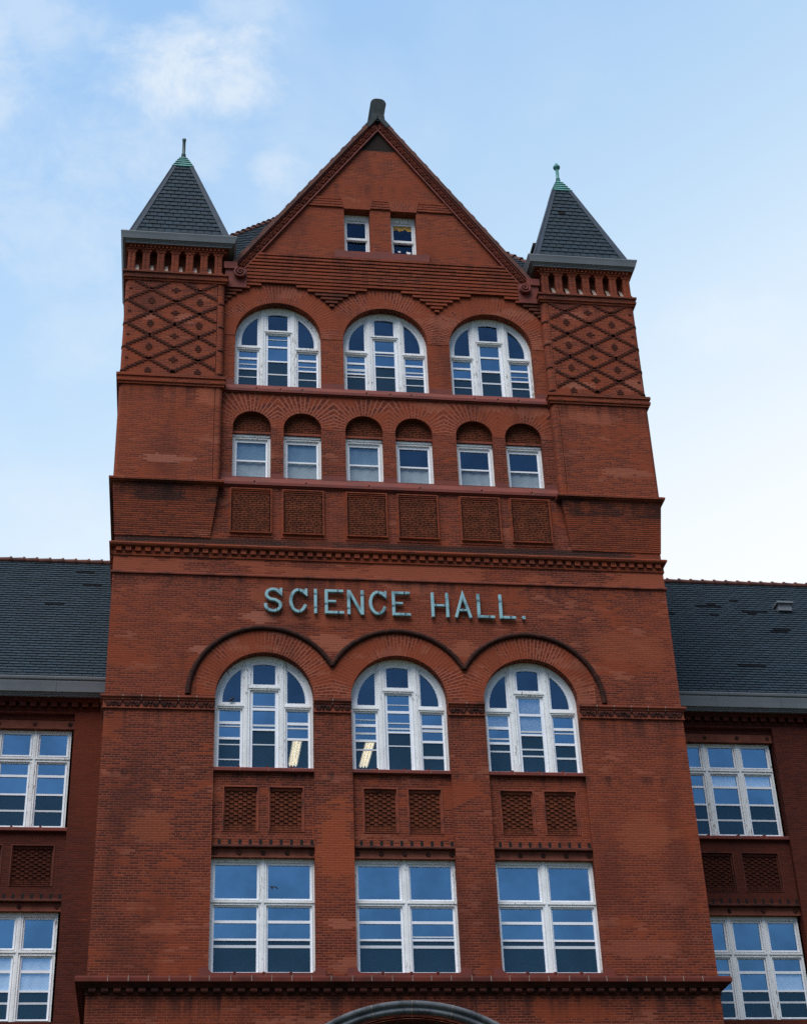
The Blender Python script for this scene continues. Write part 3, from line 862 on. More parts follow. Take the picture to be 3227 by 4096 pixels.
def cross_window(x0, x1, mulls, z0, z1, yw, top, rows, rails, glass_kinds=None):
    """square window: fixed lights in the top row, triple-pane sashes under the transom"""
    ch = []; sh = []; pn = []; sc = []; md = []; rl = []; tr = []
    xs = [x0] + [m for m in mulls] + [x1]
    for i in range(len(xs) - 1):
        a = xs[i] + (.062 if i == 0 else .085); b = xs[i + 1] - (.062 if i == len(xs) - 2 else .085)
        ch.append(rect(a, b, top[0] - .045, top[1] + .06)); ch.append(rect(a, b, rows[0][0] - .04, rows[-1][1] + .04))
        md += [(a, b, top[0] - .045, top[1] + .06), (a, b, rows[0][0] - .04, rows[-1][1] + .04)]
        p, q = a + .045, b - .045
        sh.append(rect(p, q, *top)); pn.append((rect(p - .01, q + .01, top[0] - .01, top[1] + .01), 'glass'))
        for r in rows:
            sh.append(rect(p, q, *r)); pn.append((rect(p - .01, q + .01, r[0] - .01, r[1] + .01), 'glass'))
        sc.append((p, q, *rows[0]))
        for (li, za, zb) in rails:
            if li == i: rl.append((p, q, za, zb))
        tr.append((xs[i] + .02, xs[i + 1] - .02, (top[0] + rows[-1][1]) / 2 - .01, (top[0] + rows[-1][1]) / 2 + .03, .03))
    for m in mulls: tr.append((m - .035, m + .035, z0, z1, .02))
    return make_window(yw, rect(x0, x1, z0, z1), ch, sh, pn, rails=rl, screens=sc, mould=md, trans=tr)
R_TOP = (14.0, 14.795); R_ROWS = [(12.297, 13.016), (13.063, 13.419), (13.484, 13.792)]
rect_w = []
for i, c in enumerate(LX):
    rl = [(0, 12.85, 12.915), (1, 12.85, 12.915)]
    if i == 1: rl += [(1, 13.10, 13.13)]
    rect_w.append(cross_window(c - BAY, c + BAY, [c], 12.215, 14.94, .24, R_TOP, R_ROWS, rl))
wing_w = []
W_TOP = (19.17, 19.755); W_ROWS = [(17.215, 18.045), (18.095, 18.55), (18.615, 18.925)]
V_TOP = (14.035, 14.76); V_ROWS = [(12.30, 12.95), (13.0, 13.42), (13.49, 13.80)]
for s in (-1, 1):
    xs = sorted([s * 8.20, s * 11.04]); ml = sorted([s * 9.13, s * 10.09])
    wing_w.append(cross_window(xs[0], xs[1], ml, 17.12, 19.85, 4.25, W_TOP, W_ROWS, [(i, 17.60, 17.65) for i in range(3)]))
    wing_w.append(cross_window(xs[0], xs[1], ml, 12.22, 14.92, 4.25, V_TOP, V_ROWS, [(i, 12.66, 12.71) for i in range(3)]))
for c in SX:
    make_window(.20, rect(c - .52, c + .52, 25.40, 26.87), [rect(c - .435, c + .435, 25.47, 26.73)],
                [rect(c - .39, c + .39, 25.485, 26.03), rect(c - .39, c + .39, 26.075, 26.64)],
                [(rect(c - .40, c + .40, 26.06, 26.65), 'glass_old'), (rect(c - .40, c + .40, 25.47, 26.04), 'glass_dark')],
                mould=[(c - .435, c + .435, 25.47, 26.73)], trans=[(c - .50, c + .50, 26.79, 26.85, .03)])
for c in (-.715, .675):
    make_window(.25, rect(c - .39, c + .39, 33.33, 35.0), [rect(c - .30, c + .30, 33.36, 34.80)],
                [rect(c - .275, c + .275, 33.40, 34.02), rect(c - .275, c + .275, 34.10, 34.73)],
                [(rect(c - .285, c + .285, 34.09, 34.74), 'glass_dark'), (rect(c - .285, c + .285, 33.39, 34.03), 'glass_dark')],
                mould=[(c - .30, c + .30, 33.36, 34.80)], trans=[(c - .31, c + .31, 34.015, 34.095, .03)])

# rooms behind the windows
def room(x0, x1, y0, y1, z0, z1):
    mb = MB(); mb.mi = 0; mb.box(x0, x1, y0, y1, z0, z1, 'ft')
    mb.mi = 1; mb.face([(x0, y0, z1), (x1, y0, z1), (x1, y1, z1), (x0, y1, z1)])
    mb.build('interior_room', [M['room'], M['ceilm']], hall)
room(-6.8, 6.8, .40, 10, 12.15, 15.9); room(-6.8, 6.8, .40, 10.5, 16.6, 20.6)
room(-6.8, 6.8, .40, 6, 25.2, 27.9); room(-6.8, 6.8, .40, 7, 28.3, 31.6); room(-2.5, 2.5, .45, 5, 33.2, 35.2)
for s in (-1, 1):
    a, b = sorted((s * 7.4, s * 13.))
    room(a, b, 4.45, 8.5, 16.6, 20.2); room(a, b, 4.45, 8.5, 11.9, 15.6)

# ------------------------------------------------------------------ corner turrets
def turret(s):
    xi, xo = 4.56, 7.33; YF = -.25; YB = 2.95
    def X(x): return s * x
    def pathU(xin, xout, yf):        # inner back -> inner front -> outer front -> outer back, walked so that "right" is outside
        p = [(s * xin, .02), (s * xin, yf), (s * xout, yf), (s * xout, YB)]
        return p if s > 0 else p[::-1]
    mb = MB(); mb.mi = 0
    # shaft with rounded front corners and a groove beside the inner roll
    def shaft_profile(xin, xout, yf, r=.11):
        pts = [(xin, .05)]
        pts += [(xin + r - r * math.cos(t), yf + r - r * math.sin(t)) for t in ray_angle(0, PI / 2, 5)]
        pts += [(xin + .19, yf), (xin + .193, yf + .03), (xin + .207, yf + .03), (xin + .21, yf)]
        pts += [(xout - r + r * math.sin(t), yf + r - r * math.cos(t)) for t in ray_angle(0, PI / 2, 5)]
        pts += [(xout, YB)]
        return pts
    pr = shaft_profile(xi, xo, YF); run = [0.]
    for a, b in zip(pr, pr[1:]): run.append(run[-1] + math.hypot(b[0] - a[0], b[1] - a[1]))
    z0, z1 = 25.02, 32.0
    for i in range(len(pr) - 1):
        a, b = pr[i], pr[i + 1]
        q = [(X(a[0]), a[1], z0), (X(b[0]), b[1], z0), (X(b[0]), b[1], z1), (X(a[0]), a[1], z1)]
        u = [(run[i], z0), (run[i + 1], z0), (run[i + 1], z1), (run[i], z1)]
        mb.face(q if s > 0 else q[::-1], u if s > 0 else u[::-1])
    mb.face([(X(xi), YB, z0), (X(xo), YB, z0), (X(xo), YB, 33), (X(xi), YB, 33)][::(-1 if s > 0 else 1)])
    # corbelled foot, two courses to a step
    n = 26; h = (25.0 - 23.46) / n
    for k in range(n):
        f = (k + 1) / n; zb = 23.46 + k * h
        a = 4.78 - .20 * f; b = HW + .012 + .125 * f; yf = -.015 - .235 * f
        mb.box(X(a), X(b), yf, YB, zb + .003, zb + h, '')
    # diaper of projecting dark bricks
    mb.mi = 1
    xc = 5.92; D, Hh = .67, .405
    zc0 = 31.375
    xa, xb = xi + .22, xo - .11
    z = 28.50; row = 0; seen = set()
    while z < 31.60:
        zr = z + BH / 2
        for fam in (1, -1):
            for kk in range(-12, 13):
                # lines u = xc + D*k +- (z - zc0)*D/Hh where k is odd multiples so that lines cross at the nodes
                xl = xc + D + 2 * D * kk + fam * (zr - zc0) * D / Hh
                a, b = xl - .080, xl + .080
                a, b = max(a, xa), min(b, xb)
                if b - a > .05: mb.box(X(a), X(b), YF - .022, YF, z + .008, z + BH - .004, 'k')
        z += BH; row += 1
    # little crosses in the lozenges
    for jz in range(-1, 10):
        for kx in range(-3, 4):
            if (jz + kx) % 2: continue
            cx_, cz_ = xc + D * kx, zc0 - Hh * jz
            big = kx % 2 == 1
            rows = ((-BH, .05), (0, .125), (BH, .05)) if not big else ((-1.5 * BH, .045), (-.5 * BH, .09), (.5 * BH, .09), (1.5 * BH, .045))
            for dz, hw in rows:
                a, b = max(cx_ - hw, xa), min(cx_ + hw, xb)
                if b - a > .03 and 28.5 < cz_ + dz < 31.58: mb.box(X(a), X(b), YF - .016, YF, cz_ + dz - .0225, cz_ + dz + .0225, 'k')
    # dark rings round the corner rolls at the crossings
    for jz in range(0, 9):
        zc = zc0 - Hh * jz - (Hh if True else 0)
        if jz % 2 == 0 and zc > 28.5:
            for xx in (xi + .11, xo - .11): mb.lathe((X(xx), YF + .11), [(.10, zc - .05), (.124, zc - .045), (.124, zc + .03), (.10, zc + .035)], 16)
    t = mb.build('corner_turret', [M['brick_pier'], M['brick_relief']], hall)
    # string courses
    def course(prof, name, mat, xin=xi, xout=xo, yf=YF):
        b = MB(); b.sweep(pathU(xin, xout, yf), prof); return b.build(name, mat, t)
    course([(0, 24.93), (.045, 24.94), (.055, 24.965), (.10, 24.98), (.105, 25.03), (.075, 25.06), (.0, 25.09)], 'string_course', M['brick_pier'])
    course([(0, 28.06), (.04, 28.07), (.045, 28.13), (.075, 28.14), (.08, 28.22), (.055, 28.235), (.055, 28.30), (.09, 28.31), (.09, 28.385), (.06, 28.41), (0, 28.44)], 'string_course', M['brick_pier'])
    course([(0, 31.66), (.03, 31.67), (.035, 31.73), (.07, 31.74), (.08, 31.80), (.055, 31.82), (.06, 31.90), (.095, 31.91), (.095, 31.97), (.05, 32.0), (-.3, 32.08)], 'string_course', M['brick_pier'])
    # arcade: back wall, pale sloping sills in the slots, seven pilasters with half-round edges
    b = MB(); b.mi = 0
    b.box(X(xi + .05), X(xo - .05), YF + .26, YB - .2, 32.0, 33.0, '')
    for i in range(6):
        cx_ = xi + .09 + .225 + (i + .5) * .4075 - .02
        b.mi = 1
        b.face([(X(cx_ - s * .11), YF + .02, 32.05), (X(cx_ + s * .11), YF + .02, 32.05), (X(cx_ + s * .09), YF + .26, 32.44), (X(cx_ - s * .09), YF + .26, 32.44)])
        b.mi = 2
    b.build('arcade_back', [M['brick_panel'], M['joint'], M['void']], t)
    for i in range(7):
        cx_ = xi + .09 + .02 + i * .4075 + .11 - (.02)
        hw = .108
        p = MB()
        prof = [(-hw, .26)] + [(-hw + .045 - .045 * math.cos(q), .045 - .045 * math.sin(q)) for q in ray_angle(0, PI / 2, 4)] + \
               [(-.035, 0), (-.03, .018), (.03, .018), (.035, 0)] + [(hw - .045 + .045 * math.sin(q), .045 - .045 * math.cos(q)) for q in ray_angle(0, PI / 2, 4)] + [(hw, .26)]
        for k in range(len(prof) - 1):
            (a, ya), (c, yc) = prof[k], prof[k + 1]
            p.face([(X(cx_) + a, YF + ya, 32.06), (X(cx_) + c, YF + yc, 32.06), (X(cx_) + c, YF + yc, 32.72), (X(cx_) + a, YF + ya, 32.72)])
        p.box(X(cx_) - hw - .012, X(cx_) + hw + .012, YF - .012, YF + .26, 32.03, 32.085, 'k')
        for k in range(3):   # three little corbels closing the slot
            e = .016 * (k + 1)
            p.box(X(cx_) - hw - e, X(cx_) + hw + e, YF - .004 * k, YF + .26, 32.69 + k * .035, 32.69 + (k + 1) * .035 - .004, 'k')
        p.build('pilaster', M['brick_pier'], t)
    # moulded brick table with dentils
    b = MB(); b.mi = 0
    b.sweep(pathU(xi, xo, YF), [(-.2, 32.79), (.03, 32.795), (.035, 32.83), (.01, 32.835), (.01, 32.905), (.085, 32.91), (.09, 32.945), (-.1, 32.95)])
    for i in range(24):
        x = xi + .03 + (i + .5) * (xo - xi - .06) / 24
        b.box(X(x) - .032, X(x) + .032, YF - .065, YF, 32.84, 32.908, 'k')
    for i in range(14):
        y = YF + .1 + i * .12
        b.box(X(xo), X(xo + .065), y, y + .064, 32.84, 32.908, ''); 
        if y < .0: b.box(X(xi - .065), X(xi), y, y + .064, 32.84, 32.908, '')
    b.build('brick_dentils', M['brick_pier'], t)
    # metal cornice box
    cxm = 5.90
    P4 = [(s * (cxm - 1.385), YF + 2.77), (s * (cxm - 1.385), YF), (s * (cxm + 1.385), YF), (s * (cxm + 1.385), YF + 2.77)]
    if s < 0: P4 = P4[::-1]
    b = MB(); b.sweep(P4, [(-.02, 32.93), (.115, 32.935), (.115, 32.97), (.135, 32.975), (.135, 33.0), (.165, 33.01), (.165, 33.035), (.20, 33.04), (.205, 33.06), (.235, 33.16), (.262, 33.235), (.262, 33.262), (.235, 33.266), (.235, 33.25), (-.3, 33.27)], closed=True)
    b.build('metal_cornice', M['metal'], t)
    # slate roof
    cy = YF + 1.385; hb = 1.44; zb = 33.27; ht = .27; zt = 37.12
    rb = MB(); rb.mi = 1; rb.tint = (1, 1, 1)
    corners = [(-1, -1), (1, -1), (1, 1), (-1, 1)]
    for k in range(4):
        a, c = corners[k], corners[(k + 1) % 4]
        rb.face([(s * cxm + a[0] * hb, cy + a[1] * hb, zb), (s * cxm + c[0] * hb, cy + c[1] * hb, zb), (s * cxm + c[0] * ht, cy + c[1] * ht, zt), (s * cxm + a[0] * ht, cy + a[1] * ht, zt)])
    rb.mi = 0
    for k in range(4):
        a, c = corners[k], corners[(k + 1) % 4]
        slates(rb, Vector((s * cxm + a[0] * hb, cy + a[1] * hb, zb)), Vector((s * cxm + c[0] * hb, cy + c[1] * hb, zb)),
               Vector((s * cxm + a[0] * ht, cy + a[1] * ht, zt)), Vector((s * cxm + c[0] * ht, cy + c[1] * ht, zt)), .205, .225, 40 + k + (10 if s > 0 else 0), edge=.1)
    rb.build('slate_roof', [M['slate'], M['slate_bed']], t)
    for k in range(4):
        a = corners[k]
        p0 = Vector((s * cxm + a[0] * hb, cy + a[1] * hb, zb)); p1 = Vector((s * cxm + a[0] * ht, cy + a[1] * ht, zt))
        b = MB()
        d = .032
        for wx, wy in ((-a[0], 0), (0, -a[1])):
            off = Vector((wx * .15, wy * .15, 0)); nrm = Vector((a[0] * (1 if wx == 0 else 0), a[1] * (1 if wy == 0 else 0), .3)) * d
            up = Vector((a[0] * .02, a[1] * .02, .02))
            q = [p0 + up + nrm * .4, p0 + off + nrm, p1 + off * .6 + nrm, p1 + up + nrm * .4]
            b.face(q)
            b.face(q[::-1])
        b.tube([p0 + Vector((a[0] * .01, a[1] * .01, .02)), p1 + Vector((a[0] * .01, a[1] * .01, .02))], .035, 8)
        b.build('hip_flashing', M['flash'], t)
    # copper cap: four stepped trays
    b = MB()
    st = ((.335, 37.06, 37.19), (.285, 37.19, 37.32), (.235, 37.32, 37.45), (.185, 37.45, 37.57), (.135, 37.57, 37.68))
    for w, za, zc in st:
        w2 = w - .05
        for k in range(4):
            a, c = corners[k], corners[(k + 1) % 4]
            b.face([(s * cxm + a[0] * w2, cy + a[1] * w2, za), (s * cxm + c[0] * w2, cy + c[1] * w2, za), (s * cxm + c[0] * w, cy + c[1] * w, za + .035), (s * cxm + a[0] * w, cy + a[1] * w, za + .035)])
            b.face([(s * cxm + a[0] * w, cy + a[1] * w, za + .035), (s * cxm + c[0] * w, cy + c[1] * w, za + .035), (s * cxm + c[0] * (w - .06), cy + c[1] * (w - .06), zc), (s * cxm + a[0] * (w - .06), cy + a[1] * (w - .06), zc)])
    b.build('copper_cap', M['verdigris'], t)
    b = MB()
    base = (s * cxm, cy)
    fp = [(.11, 37.62), (.075, 37.70), (.06, 37.76), (.075, 37.77), (.075, 37.79), (.05, 37.795), (.05, 37.81), (.068, 37.82), (.068, 37.86), (.052, 37.88), (.048, 38.42)]
    if s > 0: fp = fp[:-1] + [(.052, 38.25), (.055, 38.27), (.10, 38.30), (.115, 38.35), (.10, 38.40), (.055, 38.43), (.06, 38.46), (.045, 38.50), (0, 38.51)]
    else: fp += [(.062, 38.44), (.06, 38.50), (0, 38.505)]
    b.lathe(base, fp, 12)
    b.build('finial', M['finial'] if s < 0 else M['verdigris'], t)
    return t

def slates(mb, A, B, C, D, expo, width, seed, edge=0., dark=(), cut=None):
    """rows of separate slates over the quad A-B (bottom) C-D (top); each is a thin tilted tile"""
    rnd = random.Random(seed)
    up = ((C + D) / 2 - (A + B) / 2); L = up.length
    xdir = (B - A).normalized(); nrm = xdir.cross(up.normalized()).normalized()
    n = max(1, int(L / expo))
    for r in range(n):
        f0, f1 = r / n, (r + 1) / n
        a0 = A + (C - A) * f0; b0 = B + (D - B) * f0; a1 = A + (C - A) * f1; b1 = B + (D - B) * f1
        l0 = (a0 - A).dot(xdir) + edge; r0 = (b0 - A).dot(xdir) - edge
        u0 = up.normalized() * (L * f0)
        O = A
        x = l0 - (rnd.uniform(0, .02) + (width * .5 if r % 2 else 0))
        x = math.floor(l0 / width) * width - (width * .5 if r % 2 else 0)
        ci = 0
        while x < r0:
            p, q = max(x + .012, l0), min(x + width - .012, r0)
            if q - p > .02:
                sl0 = ((a1 - A).dot(xdir) - (a0 - A).dot(xdir)) if p <= l0 + 1e-6 else 0
                sr0 = ((b1 - A).dot(xdir) - (b0 - A).dot(xdir)) if q >= r0 - 1e-6 else 0
                # base line of this row in the slope frame
                base = A + up.normalized() * (L * f0); top = A + up.normalized() * (L * f1)
                base = base; g = rnd.uniform(.87, 1.10); th = .026 + rnd.uniform(0, .006)
                k = (r, int(round(x / width)))
                tint = (g * rnd.uniform(.96, 1.04), g, g * rnd.uniform(.97, 1.05))
                if k in dark or rnd.random() < .001: tint = (.07, .07, .09)
                mb.tint = tint
                droop = rnd.uniform(-.004, .004)
                P0 = base + xdir * p + nrm * th + up.normalized() * (.010 + droop); P1 = base + xdir * q + nrm * th + up.normalized() * (.010 + droop)
                P2 = top + xdir * (q + min(sr0, 0)) + nrm * .003; P3 = top + xdir * (p + max(sl0, 0)) + nrm * .003
                mb.face([P0, P1, P2, P3])
                mb.face([P0 - nrm * th, P1 - nrm * th, P1, P0])
            x += width; ci += 1
for s in (-1, 1): turret(s)

# ------------------------------------------------------------------ gable rake: carved band, coping, scrolls, kneelers
ang = math.atan(RK); ca, sa = math.cos(ang), math.sin(ang)
for s in (-1, 1):
    # local frame: u runs up the rake, v is perpendicular (up and out)
    U = Vector((-s * ca, 0, sa)); V = Vector((s * sa, 0, ca))
    A0 = Vector((s * 4.28, 0, AZ - RK * 4.28)); Lr = 4.28 / ca
    def prism_uv(mb, u0, u1, v0, v1, y0, y1):
        c = [A0 + U * u + V * v for u, v in ((u0, v0), (u1, v0), (u1, v1), (u0, v1))]
        f = [Vector((p.x, y0, p.z)) for p in c]; k = [Vector((p.x, y1, p.z)) for p in c]
        def add(q):
            mb.face(q if s < 0 else q[::-1])
        add(f)
        for i in range(4):
            j = (i + 1) % 4; add([f[j], f[i], k[i], k[j]])
    mb = MB(); mb.mi = 0
    prism_uv(mb, 0, Lr - .18, -.235, -.0, -.05, .1)
    mb.mi = 1
    prism_uv(mb, .1, Lr - .16, -.268, -.228, -.085, .05)
    prism_uv(mb, 0, Lr - .0, -.02, .02, -.10, .05)
    mb.mi = 0
    nu = 21; L = (Lr - .35) / nu
    for i in range(nu):
        def place(u, v, d, i=i):
            p = A0 + U * (.12 + i * L + u) + V * (-.222 + v); return (p.x, -.05 - d, p.z)
        carve(mb, place, L, .20, 500 + i + (100 if s > 0 else 0), .05)
    mb.build('carved_rake_band', [M['carved'], M['terracotta']], hall)
    mb = MB()
    m = 12
    for i in range(m):
        u0 = -.02 + (Lr - .45) * i / m; u1 = -.02 + (Lr - .45) * (i + 1) / m - .008
        prism_uv(mb, u0, u1, .022, .135, -.15, .32)
        prism_uv(mb, u1 - .16, u1 + .0, .135, .165, -.13, .30)
    mb.build('gable_coping', M['ridge_tile'], hall)
    mb = MB()
    prism_uv(mb, Lr - .47, Lr + .06, .0, .15, -.158, .45)
    mb.build('apex_flashing', M['lead'], hall)
    # scroll
    cx_, cz_ = s * 4.13, 32.19
    mb = MB()
    pts = []; rad = []
    for i in range(40):
        t = i / 39 * 4.1 * PI
        r = .165 * (1 - i / 39) + .012
        a = (PI * .62 if s < 0 else PI * .38) + (t if s < 0 else -t)
        pts.append((cx_ + r * math.cos(a), -.20 - .06 * i / 39, cz_ + r * math.sin(a))); rad.append(.042 - .022 * i / 39)
    mb.tube(pts, rad, 8)
    n = 20
    disc = [(cx_ + .17 * math.cos(2 * PI * k / n), cz_ + .17 * math.sin(2 * PI * k / n)) for k in range(n)]
    mb.prism(disc, -.17, .0)
    mb.build('scroll', M['terracotta'], hall)
    # kneeler block
    mb = MB()
    a, b = sorted((s * 3.95, s * 4.56))
    mb.box(a, b, -.12, .1, 31.72, 32.40, 'k')
    a, b = sorted((s * 4.22, s * 4.60)); mb.box(a, b, -.17, .2, 32.36, 32.60, 'k')
    mb.build('kneeler_block', M['terracotta'], hall)

# ridge end at the apex: bulging lead roll-end running back along the ridge
mb = MB()
half = [(.200, 38.60), (.186, 38.78), (.172, 38.93), (.178, 39.03), (.202, 39.13), (.232, 39.23), (.246, 39.31), (.228, 39.37), (.20, 39.425), (.15, 39.47), (.08, 39.495)]
prof = [(-x, z) for x, z in half] + [(0, 39.50)] + [(x, z) for x, z in reversed(half)]
front = [(x + .037, -.12 - max(0, z - 38.95) * .12, z) for x, z in prof]
back = [(x + .037, .66, z + .02) for x, z in prof]
mb.face(front); mb.face(back[::-1])
for i in range(len(prof)):
    j = (i + 1) % len(prof); mb.face([front[j], front[i], back[i], back[j]])
for i, f in enumerate(mb.f): pass
o = mb.build('ridge_end', M['lead'], hall)
for s in (-1, 1): pass

# ------------------------------------------------------------------ tower roof behind the gable
rb = MB(); rb.mi = 1; rb.tint = (1, 1, 1)
AP = Vector((0, 7.25, 42.49)); cs = [Vector((-HW, 0.05, 32.05)), Vector((HW, 0.05, 32.05)), Vector((HW, 14, 32.05)), Vector((-HW, 14, 32.05))]
for k in range(4): rb.face([cs[k], cs[(k + 1) % 4], AP])
rb.mi = 0
slates(rb, cs[0], cs[1], AP - Vector((.02, 0, 0)), AP + Vector((.02, 0, 0)), .21, .225, 90)
for s in (-1, 1):   # slopes of the front gable
    e0 = Vector((s * 4.3, .25, AZ - RK * 4.3 + .1)); r0 = Vector((0, .25, AZ + .1)); e1 = Vector((s * 4.3, 5, AZ - RK * 4.3 + .1)); r1 = Vector((0, 5, AZ + .1))
    rb.mi = 1; rb.face([e0, e1, r1, r0] if s > 0 else [e1, e0, r0, r1])
rb.build('tower_roof', [M['slate'], M['slate_bed']], hall)
mb = MB()
for c in cs[:2]:
    d = (AP - c); n = 42
    for i in range(n):
        a = c + d * (i / n); b = c + d * ((i + .96) / n)
        mb.tube([a + Vector((0, 0, -.01)), b + Vector((0, 0, -.05))], [.115, .085], 8)
mb.build('hip_tiles', M['ridge_tile'], hall)
# chimney standing behind the right turret
mb = MB()
mb.box(5.96, 6.75, 5.0, 5.9, 33, 38.36, 'b'); mb.box(5.91, 6.80, 4.95, 5.95, 38.36, 38.5, '')
mb.build('chimney', M['brick_gable'], hall)

# ------------------------------------------------------------------ side wings
for s in (-1, 1):
    XO = 24.
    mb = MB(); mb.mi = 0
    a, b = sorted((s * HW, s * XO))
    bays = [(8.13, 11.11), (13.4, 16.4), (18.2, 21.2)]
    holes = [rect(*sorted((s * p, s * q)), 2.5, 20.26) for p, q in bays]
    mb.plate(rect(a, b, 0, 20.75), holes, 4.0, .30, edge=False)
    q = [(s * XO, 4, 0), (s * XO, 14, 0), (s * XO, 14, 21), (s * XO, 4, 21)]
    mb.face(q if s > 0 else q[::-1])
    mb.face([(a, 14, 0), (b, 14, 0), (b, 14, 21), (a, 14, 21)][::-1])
    mb.build('wing_wall', M['brick_wing_shaded'], hall)
    # infill behind the bays that stay out of the picture
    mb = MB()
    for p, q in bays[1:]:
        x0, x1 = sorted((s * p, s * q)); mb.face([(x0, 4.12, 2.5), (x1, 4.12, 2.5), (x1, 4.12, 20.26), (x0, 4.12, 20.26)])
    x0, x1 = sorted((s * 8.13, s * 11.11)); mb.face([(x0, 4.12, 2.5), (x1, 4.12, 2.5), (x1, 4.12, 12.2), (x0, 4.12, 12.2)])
    mb.build('wing_bay_wall', M['brick_wing_shaded'], hall)
    cx_ = s * 9.62
    pan = [sorted((s * (9.62 + d - .44), s * (9.62 + d + .44))) + [15.60, 16.62] for d in (-.93, .0, .93)]
    pan = [sorted((s * p, s * q)) + [15.57, 16.63] for p, q in ((8.42, 9.46), (9.72, 10.74))]
    bay_infill(cx_, 1.49, 4.12, 14.92, 15.14, 17.12, [tuple(p) for p in pan], 'bay_panel_wall', [s * v for v in (8.25, 9.17, 10.1, 10.98)], brick=M['brick_wing_shaded'], seed=400 + (10 if s > 0 else 0))
    bay_infill(cx_, 1.49, 4.12, 19.86, 20.12, 20.385, [], 'bay_head', [s * v for v in (8.25, 9.17, 10.1, 10.98)], None, M['brick_wing_shaded'], dent=False)
    # eaves: brick dentils, metal gutter box
    P = [(a, 4.0), (b, 4.0)]
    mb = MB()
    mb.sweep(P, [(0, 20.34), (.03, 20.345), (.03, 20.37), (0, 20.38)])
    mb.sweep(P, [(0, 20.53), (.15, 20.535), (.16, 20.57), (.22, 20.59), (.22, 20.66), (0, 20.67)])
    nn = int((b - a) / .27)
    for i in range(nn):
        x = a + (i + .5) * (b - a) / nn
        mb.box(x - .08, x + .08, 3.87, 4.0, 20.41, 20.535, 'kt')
    mb.build('eaves_dentils', M['brick_wing_shaded'], hall)
    mb = MB()
    mb.sweep(P, [(.0, 20.62), (.30, 20.625), (.30, 20.66), (.335, 20.665), (.335, 20.70), (.40, 20.71), (.405, 20.73), (.435, 20.84), (.475, 20.97), (.475, 20.985), (.455, 20.985), (.455, 21.0), (.50, 21.03), (.52, 21.09), (.50, 21.11), (.2, 21.12)])
    for i in range(1, 9):
        x = a + (b - a) * i / 9 + .4
        mb.sweep([(x - .012, 4.0), (x + .012, 4.0)], [(.40, 20.70), (.412, 20.73), (.442, 20.84), (.482, 20.97), (.46, 20.99), (.508, 21.03), (.50, 21.11)])
    mb.build('metal_gutter', M['metal'], hall)
    # roof
    y0, z0, y1, z1 = 3.62, 21.08, 9.0, 27.70
    rb = MB(); rb.mi = 1; rb.tint = (1, 1, 1)
    rb.face([(a, y0, z0), (b, y0, z0), (b, y1, z1), (a, y1, z1)]); rb.face([(b, 2 * y1 - y0, z0), (a, 2 * y1 - y0, z0), (a, y1, z1), (b, y1, z1)])
    rb.face([(s * XO, y0, z0), (s * XO, 2 * y1 - y0, z0), (s * XO, y1, z1)])
    rb.mi = 0
    dk = set()
    rnd = random.Random(5 + s)
    W_ = .285
    xlim = 17. if s > 0 else 13.
    A_ = Vector((a if s > 0 else -xlim, y0, z0)); B_ = Vector((xlim if s > 0 else b, y0, z0)); C_ = Vector((A_.x, y1, z1)); D_ = Vector((B_.x, y1, z1))
    def col(x): return int(round((x - A_.x) / W_))
    if s > 0:
        for x, r in ((11.0, 37), (11.2, 37), (11.3, 38), (12.05, 40), (12.3, 35), (12.55, 35), (12.4, 34), (12.6, 26), (12.85, 26), (12.9, 27), (10.9, 11), (11.1, 11)): dk |= {(r, col(x)), (r, col(x) + (r % 2))}
    else:
        for x, r in ((-8.6, 44), (-8.5, 38), (-9.3, 29)): dk |= {(r, col(x)), (r, col(x) + 1)}
    slates(rb, A_, B_, C_, D_, .172, W_, 60 + s, dark=dk)
    rb.build('wing_roof', [M['slate'], M['slate_bed']], hall)
    mb = MB()
    n = int((xlim - HW) / .40)
    for i in range(n):
        x = s * (HW + .02 + i * .40)
        mb.tube([(x, y1, z1 + .03), (x + s * .36, y1, z1 + .02)], [.105, .095], 10)
        mb.tube([(x + s * .33, y1, z1 + .03), (x + s * .395, y1, z1 + .03)], [.13, .13], 10)
    mb.build('ridge_tiles', M['ridge_tile'], hall)
# roof vent on the right wing
mb = MB()
yv = 7.55; zv = 21.08 + (yv - 3.62) * (27.70 - 21.08) / (9.0 - 3.62); xv = 13.62
mb.prism([(xv - .22, zv + .02), (xv + .22, zv + .02), (xv + .22, zv + .26), (xv - .22, zv + .26)], yv - .12, yv + .3)
mb.box(xv - .27, xv + .27, yv - .2, yv + .35, zv + .26, zv + .31, '')
mb.build('roof_vent', M['metal'], hall)

